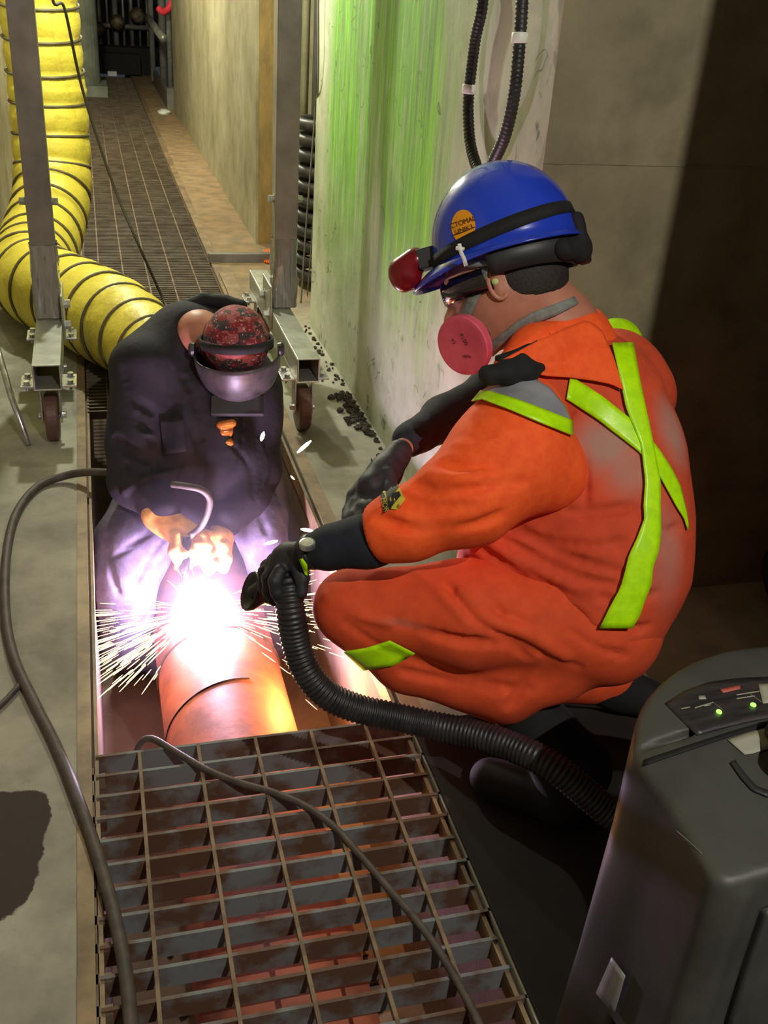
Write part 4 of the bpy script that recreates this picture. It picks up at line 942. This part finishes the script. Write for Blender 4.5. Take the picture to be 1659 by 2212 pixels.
nc = at(541, 1277, 1.60); na = _n(-.80*RIGHT+.24*UP+.42*BACK)
obj('nozzle_flare', MB().lathe([(-.045, .012), (-.03, .018), (-.012, .034), (0, .038), (.004, .036), (-.004, .030), (-.02, .012)], nc, na, 32), 'hood', ho, smooth=True, label='flared metal nozzle end of the hose')
obj('nozzle_neck', MB().tube([nc-na*.03, nc-na*.07, hq[12]], .012, 12), 'zinc', ho, smooth=True)
# ================================================================== WELDER IN THE TRENCH
wp = thing('person', 'person kneeling in the trench welding, head bowed, dark coat and red patterned cap', 'person', (.26, 3.0, TB))
GL_palm = [b(352, 1122, 2.70, 30), b(392, 1150, 2.66, 28), b(418, 1162, 2.64, 26)]
GL_f = [[b(408, 1148, 2.66, 11), b(436, 1158, 2.62, 11), b(446, 1178, 2.60, 10), b(436, 1196, 2.60, 9)],
        [b(412, 1160, 2.64, 11), b(430, 1176, 2.60, 11), b(432, 1200, 2.59, 10), b(420, 1212, 2.60, 9)],
        [b(404, 1170, 2.62, 11), b(416, 1192, 2.59, 11), b(412, 1214, 2.585, 10), b(402, 1224, 2.59, 9)],
        [b(392, 1172, 2.61, 10), b(396, 1198, 2.58, 10), b(390, 1218, 2.58, 9), b(384, 1226, 2.59, 8)],
        [b(380, 1158, 2.62, 12), b(376, 1188, 2.59, 11), b(384, 1208, 2.575, 10)]]
GR_palm = [b(480, 1150, 2.72, 24), b(470, 1172, 2.68, 29), b(472, 1195, 2.65, 26)]
GR_f = [[b(462, 1160, 2.68, 11), b(444, 1158, 2.65, 11), b(430, 1168, 2.63, 10), b(424, 1180, 2.62, 9)],
        [b(458, 1174, 2.66, 11), b(440, 1178, 2.63, 11), b(428, 1190, 2.61, 10), b(428, 1202, 2.61, 9)],
        [b(462, 1192, 2.64, 11), b(446, 1200, 2.61, 11), b(438, 1212, 2.60, 10), b(444, 1222, 2.60, 9)],
        [b(474, 1204, 2.63, 10), b(464, 1220, 2.60, 10), b(454, 1230, 2.59, 9), b(450, 1236, 2.59, 8)],
        [b(484, 1180, 2.64, 12), b(490, 1206, 2.61, 11), b(484, 1228, 2.60, 10)]]
W_L = [b(312, 800, 3.02, 62), b(295, 1000, 2.86, 52), b(352, 1105, 2.71, 32), b(372, 1128, 2.69, 26)]
W_R = [b(560, 840, 3.05, 50), b(548, 1030, 2.90, 48), b(488, 1140, 2.73, 28)]
WLL = [b(335, 1070, 3.0, 75), b(272, 1235, 2.70, 62), (np.array([.03, 2.74, -.44]), .06)]
WRL = [b(520, 1050, 3.0, 50), b(566, 1155, 2.82, 40), (np.array([.50, 2.78, -.44]), .06)]
WLS = [(np.array([.03, 2.75, -.47]), .058), (np.array([.04, 3.15, -.49]), .045), (np.array([.05, 3.24, -.50]), .04)]
WRS = [(np.array([.50, 2.78, -.47]), .058), (np.array([.50, 3.15, -.49]), .045), (np.array([.50, 3.24, -.50]), .04)]
whc = at(512, 742, 2.94)
wF = _n(-UP*.72+BACK*.55+RIGHT*.05); wU = _n(UP*.55+BACK*.72); wU = _n(wU-wF*wU.dot(wF)); wL = np.cross(wU, wF); WM = np.array([wF, wL, wU])
wb_ = SDF(.03)
wb_.ell(whc, WM, (.098, .076, .092)); wb_.ell(whc+wF*.055-wU*.055, WM, (.055, .052, .055))
wb_.chain([(whc+wF*.10-wU*.03, .015), (whc+wF*.118-wU*.045, .011)], .012); wb_.ball((whc+wF*.088-wU*.075, .014), .01)
for s_ in (1, -1): wb_.chain([(whc+wL*.076*s_+wU*.008-wF*.01, .015), (whc+wL*.078*s_-wU*.02-wF*.01, .010)], .008)
wb_.chain([(whc-wU*.06-wF*.02, .058), b(432, 722, 3.06, 46), b(405, 745, 3.12, 60)], .04)
wb_.chain([b(415, 790, 3.12, 80), b(425, 900, 3.08, 100), b(425, 1060, 2.98, 95)], .04)
wb_.chain([b(320, 790, 3.06, 55), b(420, 770, 3.13, 60), b(550, 830, 3.10, 48)], .04)
for c_ in (W_L, W_R, WLL, WRL, WLS, WRS): wb_.chain(c_, .012, grow=-.020)
for pal, fs in ((GL_palm, GL_f), (GR_palm, GR_f)):
    wb_.chain(pal, .012, grow=-.003)
    for f in fs: wb_.chain(f, .006, grow=-.003)
wbo = obj('body', wb_.mesh(.0068), 'skin', wp, smooth=True)
ct = SDF(.05)
ct.chain([b(400, 775, 3.12, 88), b(415, 860, 3.10, 140), b(420, 980, 3.02, 148), b(425, 1075, 2.96, 128)], .05)
ct.chain([b(322, 785, 3.05, 78), b(400, 735, 3.14, 74), b(470, 745, 3.17, 70), b(545, 830, 3.10, 58)], .04)
ct.chain([b(312, 805, 3.02, 74), b(292, 960, 2.90, 62), b(300, 1030, 2.85, 60), b(356, 1098, 2.71, 38)], .035)
ct.chain([b(555, 845, 3.05, 54), b(552, 1010, 2.93, 56), b(530, 1080, 2.85, 52), b(492, 1128, 2.74, 38)], .03)
ct.noise = wrinkle(.006, 15, 21)
for pts, r, k in (([(265, 800), (290, 860), (330, 890)], .016, 'g'), ([(250, 950), (300, 985), (350, 990)], .014, 'g'), ([(400, 820), (430, 900), (430, 960)], .016, 'g'), ([(440, 960), (400, 1010), (380, 1060)], .012, 'r'), ([(500, 960), (540, 1010), (545, 1070)], .014, 'g'), ([(372, 800), (365, 900), (345, 1000), (330, 1040)], .014, 'g'), ([(300, 900), (330, 960), (335, 1010)], .012, 'g'), ([(270, 1060), (320, 1030), (380, 1020)], .012, 'r'), ([(250, 880), (290, 930), (330, 940)], .010, 'r'), ([(520, 900), (515, 1000), (480, 1080)], .014, 'g'), ([(560, 950), (580, 1020), (560, 1080)], .010, 'r'), ([(400, 900), (440, 1000), (430, 1080)], .012, 'g'), ([(270, 1010), (310, 1060), (350, 1080)], .01, 'g')): ct.fold(pts, r, k)
ct.commit(); ct.cuts.append(('g', whc, whc-np.array([0, -.02, .02]), .115, .02)); 
ct.cuts.append(('g', at(418, 700, 3.04), at(440, 735, 2.98), .050, .015))
obj('coat', ct.mesh(.0068), 'coat', wp, smooth=True)
cl = SDF(.01); cl.chain([b(362, 760, 3.06, 12), b(368, 700, 3.12, 14), b(395, 665, 3.17, 15), b(440, 648, 3.2, 15), b(490, 652, 3.18, 14), b(522, 660, 3.14, 12)], .01); cl.noise = wrinkle(.001, 40, 2)
obj('coat_collar', cl.mesh(.006), 'blackcloth', wp, smooth=True)
for pts in ([(352, 905), (362, 930), (372, 910), (368, 950)],):
    strip('pocket_flap', ct, [(345, 905), (350, 945), (352, 985)], [(395, 900), (400, 940), (402, 975)], 'coat', .006, 8, 5, parent=wp)
jt = SDF(.03)
jt.chain([b(400, 1050, 3.0, 110), b(420, 1090, 2.98, 100)], .04)
jt.chain([b(345, 1080, 2.98, 88), b(282, 1190, 2.80, 84), b(264, 1262, 2.70, 72), (np.array([.015, 2.72, -.40]), .085)], .03)
jt.chain([b(510, 1060, 2.98, 70), b(560, 1130, 2.84, 58), b(568, 1165, 2.78, 50), (np.array([.505, 2.76, -.40]), .08)], .03)
for q in (WLS, WRS): jt.chain([(p, r+.01) for p, r in q[:2]], .03)
jt.noise = wrinkle(.003, 18, 31)
for pts in ([(340, 1120), (300, 1170), (250, 1200)], [(365, 1150), (320, 1210), (290, 1270)], [(230, 1160), (240, 1230), (260, 1290)], [(330, 1150), (270, 1180)], [(375, 1180), (345, 1230), (330, 1290)], [(560, 1110), (575, 1150)]): jt.fold(pts, .010)
jt.commit(); jt.clip = [((TX0+.012, 0, 0), (-1, 0, 0)), ((TX1-.02, 0, 0), (1, 0, 0))]
obj('trousers', jt.mesh(.0068), 'denim', wp, smooth=True)
for q, nm in ((GL_palm, GL_f), (GR_palm, GR_f)):
    g_ = SDF(.012); g_.chain(q, grow=.003)
    for f in nm: g_.chain(f, .006, grow=.003)
    if q is GL_palm: g_.chain([b(340, 1112, 2.705, 34), b(375, 1138, 2.67, 28)], .02)
    g_.noise = wrinkle(.0012, 60, 7); obj('glove', g_.mesh(.0042), 'tan', wp, smooth=True, label='tan leather welding glove')
for q in WLS, WRS:
    bt = SDF(.02); bt.chain([(q[1][0]+np.array([0, .05, .0]), .05), (q[2][0]+np.array([0, .12, -.01]), .042)]); bt.clip = [((0, 0, TB+.008), (0, 0, -1))]; obj('boot', bt.mesh(.009), 'blackcloth', wp, smooth=True)
# cap
cs_ = SDF(.02); cs_.ell(whc+wU*.006-wF*.004, WM, (.112, .098, .106)); cs_.clip = [(whc-wU*.062, -wU)]; cs_.noise = wrinkle(.0012, 35, 5)
cap_ = obj('cap', cs_.mesh(.005), 'cap', wp, smooth=True, label='red and grey patterned welding cap')
# headband of the hood
bc = at(511, 738, 2.93); ba = _n(UP*.80-BACK*.60*-.55+RIGHT*.02); be1 = _n(RIGHT-ba*RIGHT.dot(ba)); be2 = np.cross(ba, be1); hb = []
for t in np.linspace(0, 2*math.pi, 49)[:-1]:
    for z in (-.014, .014): hb.append(bc+be1*.108*math.cos(t)+be2*.112*math.sin(t)+ba*z)
hn = -UP*.78-BACK*.62; hw = -UP*.62+BACK*.78; hr = RIGHT
# hood shell
so_ = at(512, 762, 2.92); sm_ = MB(); rows = []; NS, NT = 40, 16
for i in range(NT+1):
    a = math.pi/2*i/NT
    for j in range(NS):
        t = 2*math.pi*j/NS; k = math.cos(a)**.8; back_ = max(0, -math.sin(t))
        rows.append(so_+hr*(.128*k*math.cos(t))+hw*(.112*k*math.sin(t)+.01*math.sin(a))+hn*(.150*math.sin(a)-.004*back_))
sm_.add(rows, [(i*NS+j, i*NS+(j+1) % NS, (i+1)*NS+(j+1) % NS, (i+1)*NS+j) for i in range(NT) for j in range(NS)])
# open the back half: keep only the front (toward the pipe)
keep = []
for f in sm_.f:
    j = np.mean([ (k_ % NS) for k_ in f]); i_ = f[0]//NS; t = 2*math.pi*(f[0] % NS)/NS
    if math.sin(t) > -.35 or i_ > NT*.55: keep.append(f)
sm_.f = keep
hd = obj('welding_hood', sm_, 'hood', wp, smooth=True, solid=.004, label='scuffed dark grey welding hood hanging off the bowed head')
obj('headband', (hb, [(2*i, 2*i+1, (2*i+3) % 96, (2*i+2) % 96) for i in range(48)]), 'blackcloth', hd, smooth=True, solid=.005)
for sx in (-1, 1): obj('pivot_knob', MB().lathe([(0, .020), (.010, .022), (.018, .016)], so_+hr*.124*sx-hn*.012, hr*sx, 16), 'rubber', hd)
lb = so_+hn*.135+hw*.085
A3 = np.array([hr, _n(hw*.75+hn*.66), _n(np.cross(hr, hw*.75+hn*.66))])
bx_ = np.array(MB().box((-.080, -.032, -.012), (.080, .030, .012)).v) @ A3 + lb
obj('lens_holder', (bx_, MB().box((0, 0, 0), (1, 1, 1)).f), 'ext_dark', hd, bevel=.004)
bx_ = np.array(MB().box((-.055, -.020, -.014), (.055, .020, -.0121)).v) @ A3 + lb
# hanging amber glasses
am = SDF(.006); am.chain([b(476, 918, 2.86, 9), b(502, 914, 2.86, 9)]); am.chain([b(482, 934, 2.855, 9), b(496, 932, 2.855, 8)]); am.chain([b(500, 925, 2.86, 3), b(497, 950, 2.85, 3)]); am.chain([b(478, 958, 2.845, 9), b(496, 956, 2.845, 9)])
obj('amber_glasses', am.mesh(.0035), 'amber', wp, smooth=True, label='amber glasses dangling below the hood')
# electrode holder, cable
eh = thing('electrode_holder', 'dark electrode holder held in the tan gloves, pointing down at the arc', 'welding tool', tuple(at(398, 1230, 2.56)))
e0, e1, e2 = at(402, 1160, 2.61), at(396, 1258, 2.545), ARC+np.array([-.01, .015, .02])
obj('handle', MB().tube([e0, (e0+e1)/2, e1], [.017, .019, .014], 14), 'glassdark', eh, smooth=True)
obj('electrode', MB().tube([e1, e2], .0025, 8), 'zinc', eh)
cable('electrode_cable', [at(372, 1046, 2.66), at(400, 1050, 2.63), at(435, 1058, 2.62), at(453, 1078, 2.62), at(448, 1110, 2.62), at(432, 1140, 2.62), at(410, 1158, 2.61)], .010, 'cable', 'brown cable curling from the electrode holder over the front of the dark coat')
# ================================================================== ARC, SPARKS, FUME
ab = SDF(.02); ab.ball((ARC, .020))
tag(obj('arc_flash', ab.mesh(.004), 'arc', smooth=True), 'blinding white arc at the weld on the red pipe', 'welding arc')
def streak(mb, p, d, L, r): 
    d = _n(d); mb.tube([p, p+d*L*.3, p+d*L*.75, p+d*L], [r*.3, r, r*.8, r*.2], 5)
for (x1, y1, x2, y2, Yy, r) in ((564, 952, 570, 933, 2.55, .0052), (642, 978, 672, 952, 2.5, .0050), (570, 1176, 600, 1168, 2.45, .0046), (650, 1143, 676, 1147, 2.6, .0052), (628, 1028, 636, 1036, 2.6, .0022)):
    m_ = MB(); p1, p2 = at(x1, y1, Yy), at(x2, y2, Yy); m_.tube([p1, p1*.7+p2*.3, p1*.3+p2*.7, p2], [r*.35, r, r, r*.3], 8)
    tag(obj('spark', m_, 'hotspark', smooth=True), {564: 'glowing orange-white spark in front of the dark coat', 642: 'long glowing spark above the right trench edge', 570: 'glowing spark just above the hose hand', 650: 'glowing spark low against the right trench edge', 628: 'tiny spark between the coat and the right trench edge'}[x1], 'spark', 'big flying sparks')
sp = MB()
def shower(n, base, spread, rmin, rmax, L0, L1, rad):
    for k in range(n):
        d = _n(np.array(base)+rng.normal(size=3)*spread); q = rng.uniform(rmin, rmax); p = ARC+d*q+np.array([0, 0, -.4*q*q])
        if p[2] < TB+.02 or not (TX0+.02 < p[0] < TX1-.03): continue
        if math.hypot(p[0]-PC[0], p[2]-PC[2]) < PR+.004: continue
        streak(sp, p, d+np.array([0, 0, -.5*q]), rng.uniform(L0, L1), rng.uniform(rad*.5, rad))
shower(95, (-1, -.25, .10), .20, .08, .26, .03, .10, .0012)
shower(90, (-1, -.75, -.05), .18, .06, .30, .02, .09, .0014)
shower(110, (1, -.12, .12), .22, .08, .34, .02, .07, .0012)
shower(60, (1, -.6, -.1), .30, .10, .38, .02, .06, .0011)
shower(50, (0, -.4, .3), .7, .03, .12, .02, .05, .001)
tag(obj('spark_shower', sp, 'spark'), 'spray of fine orange-white sparks flying out from the arc across the trench', 'sparks', kind='stuff')
for (x_, y_, z_) in ((.42, 1.5, -.30), (.455, 1.43, -.36), (.41, 1.36, -.40), (.44, 1.30, -.3)):
    pass
fm = SDF(.05); fm.ell(np.array([ARC[0]+.02, ARC[1]+.02, ARC[2]+.10]), np.eye(3), (.30, .36, .30))
fo = obj('welding_fume', fm.mesh(.04), 'fume', smooth=True)
fo.location = Vector(ARC+np.array([.02, .02, .10])); 
for v in fo.data.vertices: v.co = v.co+Vector(ROOTLOC[fo])-fo.location
tag(fo, 'thin purple-lit welding fume hanging over the arc between the welder and the pipe', 'smoke', kind='stuff')
# ================================================================== GREY EXTRACTION MACHINE
mx = thing('fume_extractor', 'charcoal plastic vacuum machine with green-lit control panel in the lower right corner', 'machine', (.9, .9, 0))
class Mach:
    X0, X1, Y0, Y1, ZT = .652, 1.16, .705, .93, .60
    def __init__(s): s.cuts = True
    def __call__(s, P):
        P = np.asarray(P, np.float32); x, y, z = P[..., 0], P[..., 1], P[..., 2]
        w = .018*np.clip((.42-z)/.4, 0, 1)
        cx, hx = (s.X0+s.X1)/2, (s.X1-s.X0)/2+w; cy, hy = (s.Y0+s.Y1)/2, (s.Y1-s.Y0)/2+w; r = .022
        qx = np.abs(x-cx)-hx+r; qy = np.abs(y-cy)-hy+r
        box = np.hypot(np.maximum(qx, 0), np.maximum(qy, 0))+np.minimum(np.maximum(qx, qy), 0)-r
        e = (np.sqrt(((x-cx)/(hx+.0))**2+((y-s.Y1+.03)/.165)**2)-1)*.16
        pl = smin(box, e.astype(np.float32), .02)
        top = z-(s.ZT+.03*np.clip((y-.71)/.25, 0, 1.4)-.02*((x-cx)/hx)**2)
        d = smax(pl, top, .014)
        if s.cuts:
            d = smax(d, -(np.maximum(np.abs(y-(.918+.10*(x-.652))) -.0045, np.abs(z-.65)-.05)), .003)          # seam across the top
            fr = np.maximum(np.abs(np.maximum(np.abs(x-.93)-.20, np.abs(z-.27)-.25))-.004, np.abs(y-.69)-.03)  # door groove in the front face
            d = smax(d, -fr, .003)
            d = smin(d, cone(P, (.675, .712, .02), (.690, .712, .555), .016, .014), .012)
            sl_ = np.maximum(np.maximum(np.abs(y-.80)-.022, np.abs(z-.12)-.07), np.abs(x-.64)-.025); d = smax(d, -sl_, .004)
        return d.astype(np.float32)
    hit = SDF.hit; normal = SDF.normal; mesh = SDF.mesh
MA = Mach()
mo = obj('housing', MA.mesh(.0055, np.array([.60, .64, -.0]), np.array([1.22, 1.14, .70])), 'ext', mx, smooth=True)
MA.cuts = False
def mstrip(name, A_, B_, mat, off=.003, nu=14, nv=8, parent=None, label=None, th=.002): return strip(name, MA, A_, B_, mat, off, nu, nv, parent or mx, label, th)
cpn = mstrip('control_panel', [(1437, 1520), (1480, 1492), (1530, 1474), (1600, 1465), (1680, 1462), (1740, 1466)], [(1505, 1588), (1540, 1578), (1580, 1568), (1640, 1555), (1700, 1545), (1760, 1535)], 'panel', .0015, 20, 10, label='scratched dark control panel with green lights')
for (x, y) in ((1553, 1538), (1627, 1523)):
    p, _ = MA.hit([x], [y], off=.004); obj('led', MB().lathe([(0, .0042), (.0015, .0038)], p[0], (0, -.1, 1), 12), 'led', cpn, label='glowing green light')
mstrip('red_marking', [(1555, 1489), (1598, 1480)], [(1562, 1497), (1600, 1488)], 'pinkmark', .0035, 6, 2, cpn, th=.0005)
mstrip('pale_marking', [(1638, 1478), (1664, 1476), (1690, 1478)], [(1648, 1520), (1680, 1516), (1700, 1512)], 'label', .0035, 6, 6, cpn, th=.0005)
mstrip('button', [(1508, 1503), (1522, 1502)], [(1510, 1511), (1526, 1510)], 'label', .0035, 4, 3, cpn, th=.0005)
for a_, b_ in (((1500, 1528), (1540, 1516)), ((1540, 1516), (1560, 1532)), ((1520, 1524), (1535, 1521)), ((1590, 1500), (1640, 1492)), ((1470, 1530), (1490, 1526)), ((1590, 1508), (1630, 1502)), ((1620, 1498), (1645, 1516))):
    mstrip('panel_line', [a_, b_], [(a_[0]+1.5, a_[1]+2), (b_[0]+1.5, b_[1]+2)], 'label', .0035, 6, 2, cpn, th=.0003)
mstrip('seam_gap', [(1392, 1641), (1480, 1612), (1580, 1580), (1675, 1552)], [(1388, 1655), (1480, 1624), (1580, 1590), (1675, 1562)], 'dark', .001, 20, 3, label='black gap across the top of the housing')
mstrip('paper_label', [(1572, 1598), (1615, 1583), (1668, 1570)], [(1608, 1630), (1625, 1628), (1668, 1615)], 'label', .002, 8, 5, label='pale paper label', th=.0005)
p, _ = MA.hit([1640, 1640], [1600, 1690])
hn_ = SDF(.01); hp_ = [p[0]+np.array([.02, 0, .012]), p[0]+np.array([.022, -.01, .03]), p[1]+np.array([.03, 0, .03]), p[1]+np.array([.03, 0, .01])]
hn_.chain([(q, .013) for q in hp_]); obj('carry_handle', hn_.mesh(.005), 'ext_dark', mx, smooth=True)
mstrip('recess_lip', [(1578, 1648), (1600, 1680), (1625, 1708), (1660, 1722)], [(1588, 1642), (1610, 1672), (1634, 1698), (1665, 1710)], 'ext_dark', .003, 12, 3)
mstrip('duct_tape', [(1322, 2068), (1304, 2108), (1288, 2145)], [(1350, 2108), (1338, 2150), (1326, 2190)], 'tapegrey', .008, 8, 4, label='strip of grey duct tape')
mstrip('scuff', [(1460, 1792), (1490, 1818), (1515, 1842)], [(1466, 1800), (1494, 1823), (1517, 1845)], 'label', .0012, 8, 2, th=.0003)
obj('red_latch', MB().box((.70, .688, .235), (.735, .702, .262)), 'red', mx, bevel=.003)
